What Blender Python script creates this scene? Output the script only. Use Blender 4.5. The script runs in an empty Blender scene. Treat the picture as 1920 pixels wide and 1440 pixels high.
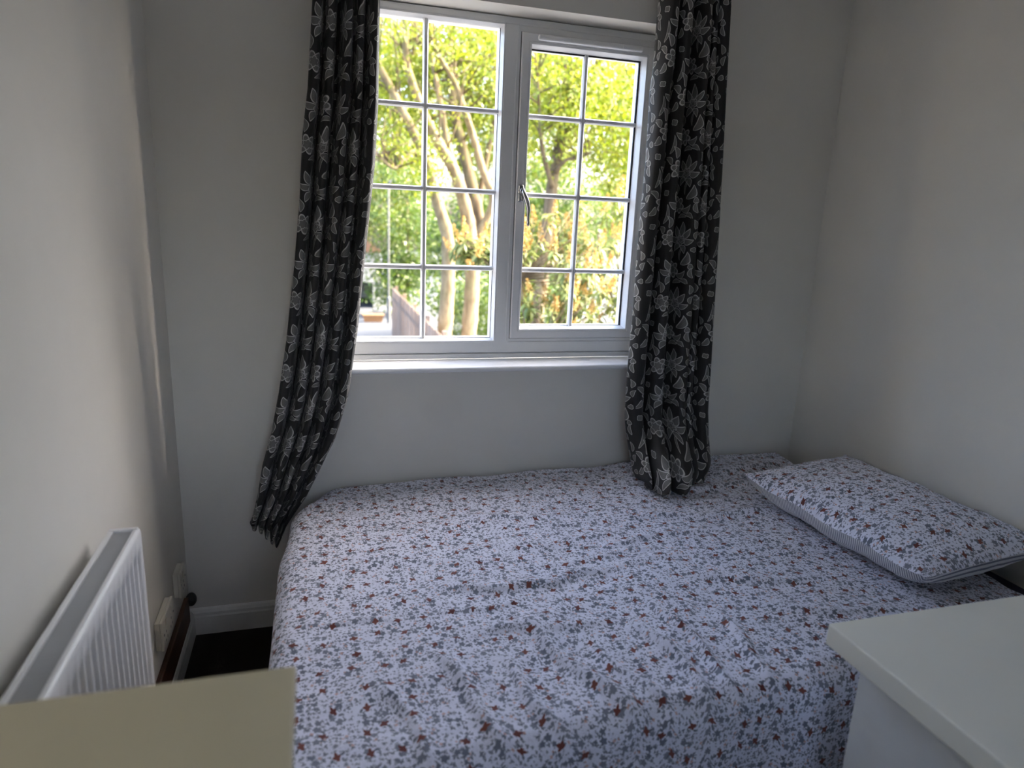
import bpy, bmesh, math, random
import numpy as np
from mathutils import Vector, Matrix, noise

scene = bpy.context.scene
COL = scene.collection
random.seed(7)
RNG = np.random.default_rng(11)
PI = math.pi

# ------------------------------------------------------------------ camera
F_PX, YAW, PITCH, ROLL = 1273.45, 0.2860, 0.2383, 0.0430
CAM = Vector((0.4628, -2.3877, 1.5))
fw = Vector((math.sin(YAW) * math.cos(PITCH), math.cos(YAW) * math.cos(PITCH), -math.sin(PITCH)))
r0 = Vector((math.cos(YAW), -math.sin(YAW), 0))
u0 = r0.cross(fw)
cr = r0 * math.cos(ROLL) + u0 * math.sin(ROLL)
cu = -r0 * math.sin(ROLL) + u0 * math.cos(ROLL)
cam_data = bpy.data.cameras.new('camera')
cam_data.sensor_width = 36.0
cam_data.lens = F_PX / 1920 * 36
cam_data.clip_start = 0.02
cam_data.clip_end = 300
cam_data.dof.use_dof = True
cam_data.dof.focus_distance = 2.15
cam_data.dof.aperture_fstop = 2.3
cam = bpy.data.objects.new('camera', cam_data)
cam.matrix_world = Matrix(((cr.x, cu.x, -fw.x, CAM.x), (cr.y, cu.y, -fw.y, CAM.y),
                           (cr.z, cu.z, -fw.z, CAM.z), (0, 0, 0, 1)))
COL.objects.link(cam)
scene.camera = cam

# ------------------------------------------------------------------ sky, sun, exposure
SUN_DIR = Vector((0.78, -0.05, 0.62)).normalized()      # towards the sun: to the right, along the house front
world = bpy.data.worlds.new('sky')
scene.world = world
world.use_nodes = True
wn = world.node_tree
wn.nodes.clear()
wo = wn.nodes.new('ShaderNodeOutputWorld')
wb = wn.nodes.new('ShaderNodeBackground')
ws = wn.nodes.new('ShaderNodeTexSky')
ws.sky_type = 'NISHITA'
ws.sun_disc = False
ws.sun_elevation = math.asin(SUN_DIR.z)
ws.sun_rotation = math.atan2(SUN_DIR.x, SUN_DIR.y)
ws.air_density = 0.6
ws.dust_density = 6.0
ws.ozone_density = 1.0
wb.inputs['Strength'].default_value = 0.88
wt = wn.nodes.new('ShaderNodeVectorMath')
wt.operation = 'MULTIPLY'
wt.inputs[1].default_value = (1.05, 1.0, 0.93)
wn.links.new(ws.outputs[0], wt.inputs[0])
wn.links.new(wt.outputs[0], wb.inputs['Color'])
wn.links.new(wb.outputs[0], wo.inputs['Surface'])

sun_data = bpy.data.lights.new('sun', 'SUN')
sun_data.energy = 3.0
sun_data.angle = 0.012
sun_data.color = (1.0, 0.93, 0.80)
sun = bpy.data.objects.new('sun', sun_data)
sun.rotation_euler = SUN_DIR.to_track_quat('Z', 'Y').to_euler()
sun.location = (6, -8, 12)
COL.objects.link(sun)

scene.view_settings.view_transform = 'Standard'
scene.view_settings.look = 'None'
scene.view_settings.gamma = 1.0
scene.view_settings.use_curve_mapping = False
scene.view_settings.exposure = 1.88
scene.cycles.max_bounces = 8
scene.cycles.diffuse_bounces = 5
scene.cycles.transparent_max_bounces = 16
scene.cycles.adaptive_threshold = 0.06
scene.cycles.time_limit = 1000


# ------------------------------------------------------------------ helpers: objects
def link(o, parent=None):
    COL.objects.link(o)
    if parent is not None:
        o.parent = parent
    return o


def obj(name, mesh, mat=None, parent=None, smooth=False):
    if isinstance(mesh, bmesh.types.BMesh):
        me = bpy.data.meshes.new(name)
        mesh.to_mesh(me)
        mesh.free()
        mesh = me
    if mat is not None and len(mesh.materials) == 0:
        mesh.materials.append(mat)
    if smooth:
        mesh.shade_smooth()
    return link(bpy.data.objects.new(name, mesh), parent)


def thing(name, label, cat, loc=(0, 0, 0), rotz=0.0, group=None):
    o = bpy.data.objects.new(name, None)
    o.empty_display_size = 0.05
    o.location = loc
    o.rotation_euler = (0, 0, rotz)
    link(o)
    return tag(o, label, cat, group)


def tag(o, label, cat, group=None):
    o['label'] = label
    o['category'] = cat
    if group:
        o['group'] = group
    return o


def struct(o, label, cat):
    o['kind'] = 'structure'
    return tag(o, label, cat)


def stuff(o):
    o['kind'] = 'stuff'
    return o


# ------------------------------------------------------------------ helpers: shapes
def add_box(bm, a, b, bevel=0.0, seg=2):
    x0, y0, z0 = a
    x1, y1, z1 = b
    vs = [bm.verts.new(p) for p in ((x0, y0, z0), (x1, y0, z0), (x1, y1, z0), (x0, y1, z0),
                                    (x0, y0, z1), (x1, y0, z1), (x1, y1, z1), (x0, y1, z1))]
    fs = [bm.faces.new([vs[i] for i in q]) for q in
          ((0, 3, 2, 1), (4, 5, 6, 7), (0, 1, 5, 4), (1, 2, 6, 5), (2, 3, 7, 6), (3, 0, 4, 7))]
    if bevel > 0:
        es = list({e for f in fs for e in f.edges})
        bmesh.ops.bevel(bm, geom=es, offset=bevel, segments=seg, profile=0.5, affect='EDGES')
    return bm


def box(a, b, bevel=0.0, seg=2):
    return add_box(bmesh.new(), a, b, bevel, seg)


def add_loft(bm, rings, cap=True, closed=True):
    """rings: list of lists of points, equal length; joins neighbours with quads."""
    rv = [[bm.verts.new(p) for p in r] for r in rings]
    n = len(rv[0])
    for i in range(len(rv) - 1):
        for j in range(n if closed else n - 1):
            k = (j + 1) % n
            bm.faces.new((rv[i][j], rv[i][k], rv[i + 1][k], rv[i + 1][j]))
    if cap and closed:
        bm.faces.new(rv[0][::-1])
        bm.faces.new(rv[-1])
    return bm


def add_prism(bm, pts, axis, lo, hi):
    """extrude a 2D polygon along an axis ('x','y','z')."""
    def mk(p, t):
        return {'x': (t, p[0], p[1]), 'y': (p[0], t, p[1]), 'z': (p[0], p[1], t)}[axis]
    add_loft(bm, [[mk(p, lo) for p in pts], [mk(p, hi) for p in pts]])
    bmesh.ops.recalc_face_normals(bm, faces=bm.faces)
    return bm


def add_tube(bm, path, radii, seg=8, squash=1.0):
    path = [Vector(p) for p in path]
    if not hasattr(radii, '__len__'):
        radii = [radii] * len(path)
    rings = []
    up = None
    for i, p in enumerate(path):
        t = (path[min(i + 1, len(path) - 1)] - path[max(i - 1, 0)]).normalized()
        if up is None:
            ref = Vector((0, 0, 1)) if abs(t.z) < 0.9 else Vector((1, 0, 0))
            up = (ref - t * ref.dot(t)).normalized()
        else:
            up = (up - t * up.dot(t)).normalized()
        s = t.cross(up)
        rings.append([p + (up * math.cos(2 * PI * k / seg) + s * math.sin(2 * PI * k / seg) * squash) * radii[i]
                      for k in range(seg)])
    add_loft(bm, rings)
    bmesh.ops.recalc_face_normals(bm, faces=bm.faces)
    return bm


def add_disc(bm, c, axis, r, depth, seg=20):
    c = Vector(c)
    a = Vector(axis)
    add_tube(bm, [c, c + a * depth], [r, r], seg)
    return bm


def add_frame(bm, x0, x1, z0, z1, prof):
    """mitred rectangular frame in the xz plane. prof: list of (inset, y) from outside to inside."""
    rings = []
    for ins, y in prof:
        rings.append([(x0 + ins, y, z0 + ins), (x1 - ins, y, z0 + ins), (x1 - ins, y, z1 - ins), (x0 + ins, y, z1 - ins)])
    rings.append(rings[0])
    add_loft(bm, rings, cap=False)
    bmesh.ops.remove_doubles(bm, verts=bm.verts, dist=1e-6)
    bmesh.ops.recalc_face_normals(bm, faces=bm.faces)
    return bm


def interp(tab, t):
    """piecewise-linear table [(t, v), ...], ascending t, then lightly smoothed by cosine blend."""
    if t <= tab[0][0]:
        return tab[0][1]
    for (a, va), (b, vb) in zip(tab, tab[1:]):
        if t <= b:
            return va + (vb - va) * (t - a) / (b - a)
    return tab[-1][1]


def sm(t, a=0.0, b=1.0):
    t = min(1.0, max(0.0, (t - a) / (b - a)))
    return t * t * (3 - 2 * t)


def grid_mesh(name, rows, uvs=None, closed=False):
    """rows[i][j] points -> quad grid mesh with a uv map in metres."""
    ni, nj = len(rows), len(rows[0])
    verts = [tuple(p) for r in rows for p in r]
    faces = [(i * nj + j, i * nj + j + 1, (i + 1) * nj + j + 1, (i + 1) * nj + j)
             for i in range(ni - 1) for j in range(nj - 1)]
    me = bpy.data.meshes.new(name)
    me.from_pydata(verts, [], faces)
    if uvs is not None:
        lay = me.uv_layers.new(name='UVMap')
        flat = np.array([uv for r in uvs for uv in r], dtype=np.float32)
        li = np.empty(len(me.loops), dtype=np.int32)
        me.loops.foreach_get('vertex_index', li)
        lay.data.foreach_set('uv', flat[li].ravel())
    me.update()
    return me


# ------------------------------------------------------------------ helpers: materials
class NT:
    def __init__(self, name):
        self.mat = bpy.data.materials.new(name)
        self.mat.use_nodes = True
        self.t = self.mat.node_tree
        self.t.nodes.clear()
        self.out = self.t.nodes.new('ShaderNodeOutputMaterial')

    def n(self, kind, **kw):
        nd = self.t.nodes.new(kind)
        for k, v in kw.items():
            setattr(nd, k, v)
        return nd

    def put(self, sock, v):
        if isinstance(v, bpy.types.NodeSocket):
            self.t.links.new(v, sock)
        elif v is not None:
            sock.default_value = v

    def m(self, op, a, b=None, c=None, clamp=False):
        nd = self.n('ShaderNodeMath', operation=op)
        nd.use_clamp = clamp
        self.put(nd.inputs[0], a)
        if b is not None:
            self.put(nd.inputs[1], b)
        if c is not None:
            self.put(nd.inputs[2], c)
        return nd.outputs[0]

    def step(self, v, lo, hi):
        """1 below lo, 0 above hi (smooth)."""
        nd = self.n('ShaderNodeMapRange', interpolation_type='SMOOTHSTEP')
        self.put(nd.inputs['Value'], v)
        nd.inputs['From Min'].default_value = lo
        nd.inputs['From Max'].default_value = hi
        nd.inputs['To Min'].default_value = 1.0
        nd.inputs['To Max'].default_value = 0.0
        return nd.outputs[0]

    def rng(self, v, lo, hi, a, b):
        nd = self.n('ShaderNodeMapRange')
        self.put(nd.inputs['Value'], v)
        nd.inputs['From Min'].default_value = lo
        nd.inputs['From Max'].default_value = hi
        nd.inputs['To Min'].default_value = a
        nd.inputs['To Max'].default_value = b
        return nd.outputs[0]

    def mix(self, f, a, b):
        nd = self.n('ShaderNodeMix', data_type='RGBA')
        self.put(nd.inputs[0], f)
        self.put(nd.inputs[6], c4(a))
        self.put(nd.inputs[7], c4(b))
        return nd.outputs[2]

    def vm(self, op, a, b=None, scale=None):
        nd = self.n('ShaderNodeVectorMath', operation=op)
        self.put(nd.inputs[0], a)
        if b is not None:
            self.put(nd.inputs[1], b)
        if scale is not None:
            self.put(nd.inputs['Scale'], scale)
        return nd.outputs[0]

    def sep(self, v):
        nd = self.n('ShaderNodeSeparateXYZ')
        self.put(nd.inputs[0], v)
        return nd.outputs[0], nd.outputs[1], nd.outputs[2]

    def comb(self, x, y, z=0.0):
        nd = self.n('ShaderNodeCombineXYZ')
        self.put(nd.inputs[0], x)
        self.put(nd.inputs[1], y)
        self.put(nd.inputs[2], z)
        return nd.outputs[0]

    def coord(self, which):
        return self.n('ShaderNodeTexCoord').outputs[which]

    def noise(self, vec, scale, detail=3.0, rough=0.55, dim='3D'):
        nd = self.n('ShaderNodeTexNoise', noise_dimensions=dim)
        self.put(nd.inputs['Vector'], vec)
        nd.inputs['Scale'].default_value = scale
        nd.inputs['Detail'].default_value = detail
        nd.inputs['Roughness'].default_value = rough
        return nd.outputs[0]

    def bump(self, h, strength=0.2, dist=0.002):
        nd = self.n('ShaderNodeBump')
        nd.inputs['Strength'].default_value = strength
        nd.inputs['Distance'].default_value = dist
        self.put(nd.inputs['Height'], h)
        return nd.outputs[0]

    def principled(self, color, rough=0.6, metal=0.0, normal=None, spec=0.5, **kw):
        p = self.n('ShaderNodeBsdfPrincipled')
        self.put(p.inputs['Base Color'], c4(color))
        self.put(p.inputs['Roughness'], rough)
        self.put(p.inputs['Metallic'], metal)
        p.inputs['Specular IOR Level'].default_value = spec
        if normal is not None:
            self.put(p.inputs['Normal'], normal)
        for k, v in kw.items():
            self.put(p.inputs[k], v)
        self.t.links.new(p.outputs[0], self.out.inputs['Surface'])
        return p

    def surface(self, s):
        self.t.links.new(s, self.out.inputs['Surface'])


def c4(c):
    if isinstance(c, (tuple, list)) and len(c) == 3:
        return (c[0], c[1], c[2], 1.0)
    return c


def simple(name, color, rough=0.5, metal=0.0, var=0.06, scale=14.0, bump=0.0, bscale=180.0, spec=0.5):
    m = NT(name)
    co = m.coord('Object')
    nz = m.noise(co, scale, 4.0)
    k = m.rng(nz, 0.3, 0.7, 1.0 - var, 1.0 + var * 0.4)
    col = m.vm('SCALE', color, scale=k)
    nrm = m.bump(m.noise(co, bscale, 2.0), bump, 0.001) if bump else None
    m.principled(col, rough, metal, nrm, spec)
    return m.mat


def wall_material(name, color, stain=None):
    m = NT(name)
    co = m.coord('Object')
    big = m.noise(co, 1.6, 3.0)
    mid = m.noise(co, 7.0, 5.0, 0.65)
    k = m.m('ADD', m.rng(big, 0.3, 0.7, 0.97, 1.02), m.rng(mid, 0.3, 0.7, -0.015, 0.015))
    col = m.vm('SCALE', color, scale=k)
    if stain:
        d = m.n('ShaderNodeVectorMath', operation='DISTANCE')
        m.put(d.inputs[0], m.vm('MULTIPLY', co, (1.0, 1.0, 1.3)))
        d.inputs[1].default_value = (stain[0], stain[1], stain[2] * 1.3)
        edge = m.m('ADD', d.outputs['Value'], m.rng(mid, 0.2, 0.8, -0.03, 0.03))
        col = m.mix(m.m('MULTIPLY', m.step(edge, 0.055, 0.10), 0.14), col, (0.60, 0.565, 0.49))
    roller = m.noise(co, 260.0, 3.0, 0.6)
    brush = m.noise(m.vm('MULTIPLY', co, (30.0, 30.0, 6.0)), 1.0, 3.0)
    h = m.m('ADD', roller, m.m('MULTIPLY', brush, 0.5))
    m.principled(col, 0.62, 0.0, m.bump(h, 0.16, 0.0008), 0.35)
    return m.mat


WALL = wall_material('wall_paint', (0.735, 0.715, 0.655))
WALL_BACK = wall_material('wall_paint_back', (0.735, 0.715, 0.655), stain=(0.90, 0.0, 0.80))
CEIL = wall_material('ceiling_paint', (0.78, 0.78, 0.77))
GLOSS = simple('white_gloss_paint', (0.78, 0.775, 0.75), 0.32, var=0.05, bump=0.05, bscale=60)
UPVC = simple('white_upvc', (0.80, 0.81, 0.82), 0.28, var=0.02)
SILL = simple('white_sill', (0.84, 0.85, 0.86), 0.30, var=0.03)
GASKET = simple('black_rubber', (0.02, 0.02, 0.022), 0.6, var=0.1)
RADW = simple('radiator_enamel', (0.80, 0.80, 0.79), 0.30, var=0.02)
GRILL = simple('radiator_grille', (0.42, 0.43, 0.43), 0.45, var=0.05)
DARKIN = simple('dark_gap', (0.06, 0.06, 0.06), 0.8)
PLAST = simple('cream_plastic', (0.74, 0.70, 0.60), 0.35, var=0.04)
SCREW = simple('socket_screw', (0.75, 0.74, 0.70), 0.25, 0.6)
CHROME = simple('chrome', (0.36, 0.36, 0.37), 0.12, 1.0, var=0.02)
BLACKM = simple('black_metal', (0.02, 0.02, 0.02), 0.35, 0.2)


def carpet_material():
    m = NT('dark_carpet')
    co = m.coord('Object')
    f = m.noise(co, 420.0, 2.0)
    col = m.mix(f, (0.012, 0.010, 0.008), (0.035, 0.030, 0.026))
    m.principled(col, 0.95, 0.0, m.bump(f, 0.6, 0.004), 0.1)
    return m.mat


def wood_material(name, dark, light, scale=1.0, rough=0.5):
    m = NT(name)
    co = m.coord('Object')
    st = m.noise(m.vm('MULTIPLY', co, (28.0 * scale, 2.0 * scale, 28.0 * scale)), 1.0, 5.0, 0.6)
    m.principled(m.mix(m.rng(st, 0.3, 0.7, 0, 1), dark, light), rough, 0.0, m.bump(st, 0.15, 0.001), 0.4)
    return m.mat


def glass_material():
    m = NT('window_glass')
    tr = m.n('ShaderNodeBsdfTransparent')
    tr.inputs[0].default_value = (0.97, 0.985, 0.975, 1)
    gl = m.n('ShaderNodeBsdfGlossy')
    gl.inputs['Roughness'].default_value = 0.0
    fr = m.n('ShaderNodeFresnel')
    fr.inputs[0].default_value = 1.45
    mx = m.n('ShaderNodeMixShader')
    m.put(mx.inputs[0], fr.outputs[0])
    m.put(mx.inputs[1], tr.outputs[0])
    m.put(mx.inputs[2], gl.outputs[0])
    m.surface(mx.outputs[0])
    return m.mat


GLASS = glass_material()


# ---- printed cotton with small scattered flowers, leaves and twigs (uv in metres)
def floral_material():
    m = NT('floral_cotton')
    uv = m.coord('UV')
    warp = m.n('ShaderNodeTexNoise')
    m.put(warp.inputs['Vector'], uv)
    warp.inputs['Scale'].default_value = 9.0
    off = m.vm('SCALE', m.vm('SUBTRACT', warp.outputs['Color'], (0.5, 0.5, 0.5)), scale=0.012)
    uv = m.vm('ADD', uv, off)
    base = (0.82, 0.83, 0.94)

    def cells(size, shift, rnd):
        v = m.n('ShaderNodeTexVoronoi', voronoi_dimensions='2D', feature='F1')
        vec = m.vm('ADD', m.vm('SCALE', uv, scale=1.0 / size), (shift, shift * 0.37, 0.0))
        m.put(v.inputs['Vector'], vec)
        v.inputs['Scale'].default_value = 1.0
        v.inputs['Randomness'].default_value = rnd
        loc = m.vm('SCALE', m.vm('SUBTRACT', vec, v.outputs['Position']), scale=size)
        sc = m.n('ShaderNodeSeparateColor')
        m.put(sc.inputs[0], v.outputs['Color'])
        rr, gg, bb = sc.outputs
        ro = m.n('ShaderNodeVectorRotate', rotation_type='Z_AXIS')
        m.put(ro.inputs['Vector'], loc)
        m.put(ro.inputs['Angle'], m.m('MULTIPLY', rr, 6.283))
        return ro.outputs[0], rr, gg, bb

    def rosette(loc, cx, cy, r, petals, depth=0.28):
        x, y, _ = m.sep(m.vm('SUBTRACT', loc, (cx, cy, 0)))
        rad = m.m('SQRT', m.m('ADD', m.m('MULTIPLY', x, x), m.m('MULTIPLY', y, y)))
        th = m.m('ARCTAN2', y, x)
        edge = m.m('MULTIPLY_ADD', m.m('COSINE', m.m('MULTIPLY', th, float(petals))), depth * r, (1 - depth) * r)
        return m.step(m.m('SUBTRACT', rad, edge), -0.0006, 0.0006)

    def leaf(loc, cx, cy, ang, ln, wd):
        mp = m.n('ShaderNodeMapping', vector_type='TEXTURE')
        m.put(mp.inputs['Vector'], loc)
        mp.inputs['Location'].default_value = (cx, cy, 0)
        mp.inputs['Rotation'].default_value = (0, 0, ang)
        mp.inputs['Scale'].default_value = (ln, wd, 1)
        x, y, _ = m.sep(mp.outputs[0])
        d = m.m('SUBTRACT', m.m('ABSOLUTE', y), m.m('SUBTRACT', 1.0, m.m('MULTIPLY', x, x)))
        return m.step(d, -0.15, 0.15)

    def union(*a):
        o = a[0]
        for b in a[1:]:
            o = m.m('MAXIMUM', o, b)
        return o

    # fine grey twigs
    tn = m.n('ShaderNodeTexNoise', noise_dimensions='2D')
    m.put(tn.inputs['Vector'], m.vm('MULTIPLY', uv, (55.0, 110.0, 1.0)))
    tn.inputs['Scale'].default_value = 1.0
    tn.inputs['Detail'].default_value = 3.0
    tn.inputs['Distortion'].default_value = 1.6
    lines = m.step(m.m('ABSOLUTE', m.m('SUBTRACT', m.m('FRACT', m.m('MULTIPLY', tn.outputs[0], 11.0)), 0.5)), 0.06, 0.16)
    patch = m.rng(m.noise(uv, 26.0, 2.0, dim='2D'), 0.35, 0.60, 0.25, 0.75)
    col = m.mix(m.m('MULTIPLY', lines, patch), base, (0.36, 0.35, 0.42))

    # tiny leaves, two layers
    for size, sh, thr, cc in ((0.0115, 3.1, 0.50, (0.20, 0.21, 0.26)), (0.0150, 17.7, 0.58, (0.19, 0.20, 0.25)),
                              (0.0085, 41.3, 0.55, (0.30, 0.31, 0.37))):
        loc, a, g, b = cells(size, sh, 0.9)
        mk = union(leaf(loc, 0, 0, 0.0, size * 0.34, size * 0.135), leaf(loc, size * 0.10, size * 0.25, 0.9, size * 0.24, size * 0.09))
        col = m.mix(m.m('MULTIPLY', mk, m.step(g, thr, thr + 0.01)), col, cc)
    # small pink-orange blossoms
    loc, a, g, b = cells(0.040, 7.9, 0.8)
    mk = m.m('MULTIPLY', union(rosette(loc, 0, 0, 0.0042, 4), rosette(loc, 0.009, 0.003, 0.0028, 5)), m.step(g, 0.72, 0.73))
    col = m.mix(m.m('MULTIPLY', mk, 0.85), col, (0.55, 0.30, 0.24))
    # slate clovers in clusters
    loc, a, g, b = cells(0.045, 23.4, 0.7)
    mk = m.m('MULTIPLY', union(rosette(loc, 0.003, 0.002, 0.0085, 5, 0.17), rosette(loc, -0.012, -0.003, 0.0068, 5, 0.17),
                               rosette(loc, 0.010, -0.013, 0.0048, 4, 0.17)), m.step(g, 0.86, 0.87))
    col = m.mix(mk, col, m.mix(b, (0.15, 0.165, 0.21), (0.24, 0.255, 0.31)))
    # rust flowers with pointed leaves
    loc, a, g, b = cells(0.060, 52.6, 0.65)
    lv = m.m('MULTIPLY', union(leaf(loc, -0.011, 0.003, 0.5, 0.006, 0.0026), leaf(loc, 0.012, -0.002, -0.4, 0.006, 0.0026)), m.step(g, 0.85, 0.86))
    col = m.mix(lv, col, (0.17, 0.18, 0.22))
    mk = m.m('MULTIPLY', union(rosette(loc, 0, 0, 0.0082, 3, 0.22), leaf(loc, 0.004, 0.006, 0.9, 0.0065, 0.0030)), m.step(g, 0.85, 0.86))
    col = m.mix(mk, col, m.mix(b, (0.14, 0.035, 0.030), (0.22, 0.070, 0.050)))

    weave = m.noise(uv, 1400.0, 1.0, dim='2D')
    crush = m.noise(uv, 46.0, 4.0, 0.6, dim='2D')
    h = m.m('ADD', m.m('MULTIPLY', weave, 0.12), crush)
    m.principled(col, 0.78, 0.0, m.bump(h, 0.35, 0.0025), 0.25, **{'Sheen Weight': 0.15})
    return m.mat


def stripe_material():
    m = NT('striped_cotton')
    uv = m.coord('UV')
    x, y, _ = m.sep(uv)
    s = m.m('FRACT', m.m('MULTIPLY', y, 1.0 / 0.0078))
    ln = m.step(m.m('ABSOLUTE', m.m('SUBTRACT', s, 0.5)), 0.16, 0.24)
    col = m.mix(ln, (0.78, 0.78, 0.79), (0.22, 0.23, 0.29))
    m.principled(col, 0.8, 0.0, m.bump(m.noise(uv, 60.0, 3.0, dim='2D'), 0.3, 0.002), 0.25)
    return m.mat


# ---- dark jacquard with grey scrolling flowers (uv in metres)
def damask_material():
    m = NT('damask_fabric')
    uv = m.coord('UV')
    wv = m.n('ShaderNodeTexNoise', noise_dimensions='2D')
    m.put(wv.inputs['Vector'], uv)
    wv.inputs['Scale'].default_value = 14.0
    uv = m.vm('ADD', uv, m.vm('SCALE', m.vm('SUBTRACT', wv.outputs['Color'], (0.5, 0.5, 0.5)), scale=0.010))
    W, H = 0.150, 0.235
    x, y, _ = m.sep(uv)
    cx = m.m('DIVIDE', x, W)
    ix = m.m('FLOOR', cx)
    fx = m.m('MULTIPLY', m.m('SUBTRACT', m.m('FRACT', cx), 0.5), W)
    cy = m.m('ADD', m.m('DIVIDE', y, H), m.m('MULTIPLY', m.m('MODULO', m.m('ABSOLUTE', ix), 2.0), 0.5))
    fy = m.m('MULTIPLY', m.m('SUBTRACT', m.m('FRACT', cy), 0.5), H)
    loc = m.comb(fx, fy)
    ds = []

    def leaf(px, py, ang, ln, wd, bend=0.0):
        mp = m.n('ShaderNodeMapping', vector_type='TEXTURE')
        m.put(mp.inputs['Vector'], loc)
        mp.inputs['Location'].default_value = (px, py, 0)
        mp.inputs['Rotation'].default_value = (0, 0, ang)
        mp.inputs['Scale'].default_value = (ln, wd, 1)
        a, b, _ = m.sep(mp.outputs[0])
        aa = m.m('MULTIPLY', a, a)
        if bend:
            b = m.m('MULTIPLY_ADD', aa, -bend, b)
        g = m.m('POWER', m.m('MAXIMUM', m.m('SUBTRACT', 1.0, aa), 0.0), 0.72)
        w = m.m('MULTIPLY', g, m.m('MULTIPLY_ADD', a, -0.28, 0.92))
        past = m.m('MULTIPLY', m.m('MAXIMUM', m.m('SUBTRACT', m.m('ABSOLUTE', a), 0.97), 0.0), 4.0)
        ds.append(m.m('ADD', m.m('SUBTRACT', m.m('ABSOLUTE', b), w), past))

    def rosette(px, py, r, n, dep=0.22, rot=0.0):
        a, b, _ = m.sep(m.vm('SCALE', m.vm('SUBTRACT', loc, (px, py, 0)), scale=1.0 / r))
        rad = m.m('SQRT', m.m('ADD', m.m('MULTIPLY', a, a), m.m('MULTIPLY', b, b)))
        th = m.m('ADD', m.m('ARCTAN2', b, a), rot)
        e = m.m('MULTIPLY_ADD', m.m('ABSOLUTE', m.m('COSINE', m.m('MULTIPLY', th, n / 2.0))), dep * 2, 1 - dep * 2)
        ds.append(m.m('MULTIPLY', m.m('SUBTRACT', rad, e), 1.4))

    deg = math.radians
    # palmette: fan of broad leaves on a lobed base
    leaf(0.006, 0.078, deg(80), 0.027, 0.0140, 0.45)
    leaf(-0.019, 0.066, deg(125), 0.024, 0.0125, -0.5)
    leaf(0.028, 0.060, deg(42), 0.024, 0.0125, 0.5)
    leaf(-0.030, 0.040, deg(165), 0.021, 0.0120, -0.6)
    leaf(0.036, 0.034, deg(8), 0.021, 0.0120, 0.6)
    rosette(0.002, 0.040, 0.021, 5, 0.17, 0.3)
    rosette(0.002, 0.040, 0.009, 5, 0.10, 0.3)
    leaf(-0.017, 0.016, deg(225), 0.019, 0.0115, 0.7)
    leaf(0.020, 0.012, deg(310), 0.019, 0.0115, -0.7)
    # stem scrolls
    leaf(0.004, -0.008, deg(262), 0.024, 0.0050, 1.2)
    leaf(-0.036, -0.010, deg(110), 0.023, 0.0095, 1.0)
    # curled bud
    leaf(0.040, -0.030, deg(62), 0.028, 0.0165, 0.9)
    rosette(0.054, -0.054, 0.0105, 3, 0.10, 0.4)
    # six-petalled flower low in the repeat
    rosette(-0.026, -0.070, 0.032, 6, 0.19, 0.2)
    rosette(-0.026, -0.070, 0.017, 6, 0.14, 0.7)
    leaf(0.018, -0.088, deg(24), 0.023, 0.0115, 1.0)
    leaf(0.034, -0.106, deg(332), 0.019, 0.0100, -1.0)
    leaf(-0.062, -0.038, deg(140), 0.019, 0.0105, 0.9)
    leaf(-0.062, -0.104, deg(230), 0.019, 0.0100, -0.9)
    rosette(0.060, 0.008, 0.0105, 3, 0.12, 0.9)
    rosette(-0.060, 0.084, 0.0115, 4, 0.12, 0.9)
    leaf(0.062, 0.098, deg(100), 0.017, 0.0085, 0.8)
    leaf(-0.050, 0.012, deg(80), 0.034, 0.0065, 1.3)
    leaf(0.052, -0.078, deg(95), 0.020, 0.0090, -0.9)
    leaf(-0.004, -0.108, deg(190), 0.020, 0.0080, 0.9)
    leaf(0.060, 0.062, deg(70), 0.015, 0.0080, -0.8)
    D = ds[0]
    B = m.m('ABSOLUTE', m.m('ADD', ds[0], 0.12))
    for d in ds[1:]:
        D = m.m('MINIMUM', D, d)
        B = m.m('MINIMUM', B, m.m('ABSOLUTE', m.m('ADD', d, 0.12)))
    fill = m.step(D, -0.04, 0.04)
    line = m.m('MULTIPLY', m.step(B, 0.06, 0.13), m.step(D, 0.02, 0.08))
    hatch = m.step(m.m('ABSOLUTE', m.m('SUBTRACT', m.m('FRACT', m.m('MULTIPLY', D, 3.3)), 0.5)), 0.08, 0.2)
    col = m.mix(fill, (0.016, 0.0155, 0.015), (0.145, 0.142, 0.134))
    col = m.mix(m.m('MULTIPLY', m.m('MULTIPLY', hatch, fill), 0.35), col, (0.045, 0.044, 0.042))
    col = m.mix(line, col, (0.50, 0.49, 0.465))
    thr = m.noise(m.vm('MULTIPLY', uv, (900.0, 2600.0, 1.0)), 1.0, 1.0, dim='2D')
    p = m.principled(col, 0.55, 0.0, m.bump(thr, 0.3, 0.0004), 0.35, **{'Sheen Weight': 0.08})
    return m.mat


FLORAL = floral_material()
STRIPE = stripe_material()
DAMASK = damask_material()

# ------------------------------------------------------------------ room shell
W, D, HC = 2.447, 3.10, 2.42
TH = 0.26
OX0, OX1, OZ0, OZ1 = 0.500, 1.757, 0.950, 2.186        # window opening
bm = bmesh.new()
add_box(bm, (-TH, 0, -0.1), (OX0, TH, HC + 0.1))
add_box(bm, (OX1, 0, -0.1), (W + TH, TH, HC + 0.1))
add_box(bm, (OX0, 0, -0.1), (OX1, TH, OZ0))
add_box(bm, (OX0, 0, OZ1), (OX1, TH, HC + 0.1))
struct(obj('wall_back', bm, WALL_BACK), 'white painted wall around and below the window', 'wall')
struct(obj('wall_left', box((-TH, -D - TH, -0.1), (0, 0, HC + 0.1)), WALL), 'white painted wall behind the radiator', 'wall')
struct(obj('wall_right', box((W, -D - TH, -0.1), (W + TH, 0, HC + 0.1)), WALL), 'white painted wall beside the pillow', 'wall')
PX0, PX1, PZ0, PZ1 = 0.30, 1.04, 1.04, 2.08           # opening of the unseen window added behind the viewpoint for fill light
bm = bmesh.new()
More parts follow.
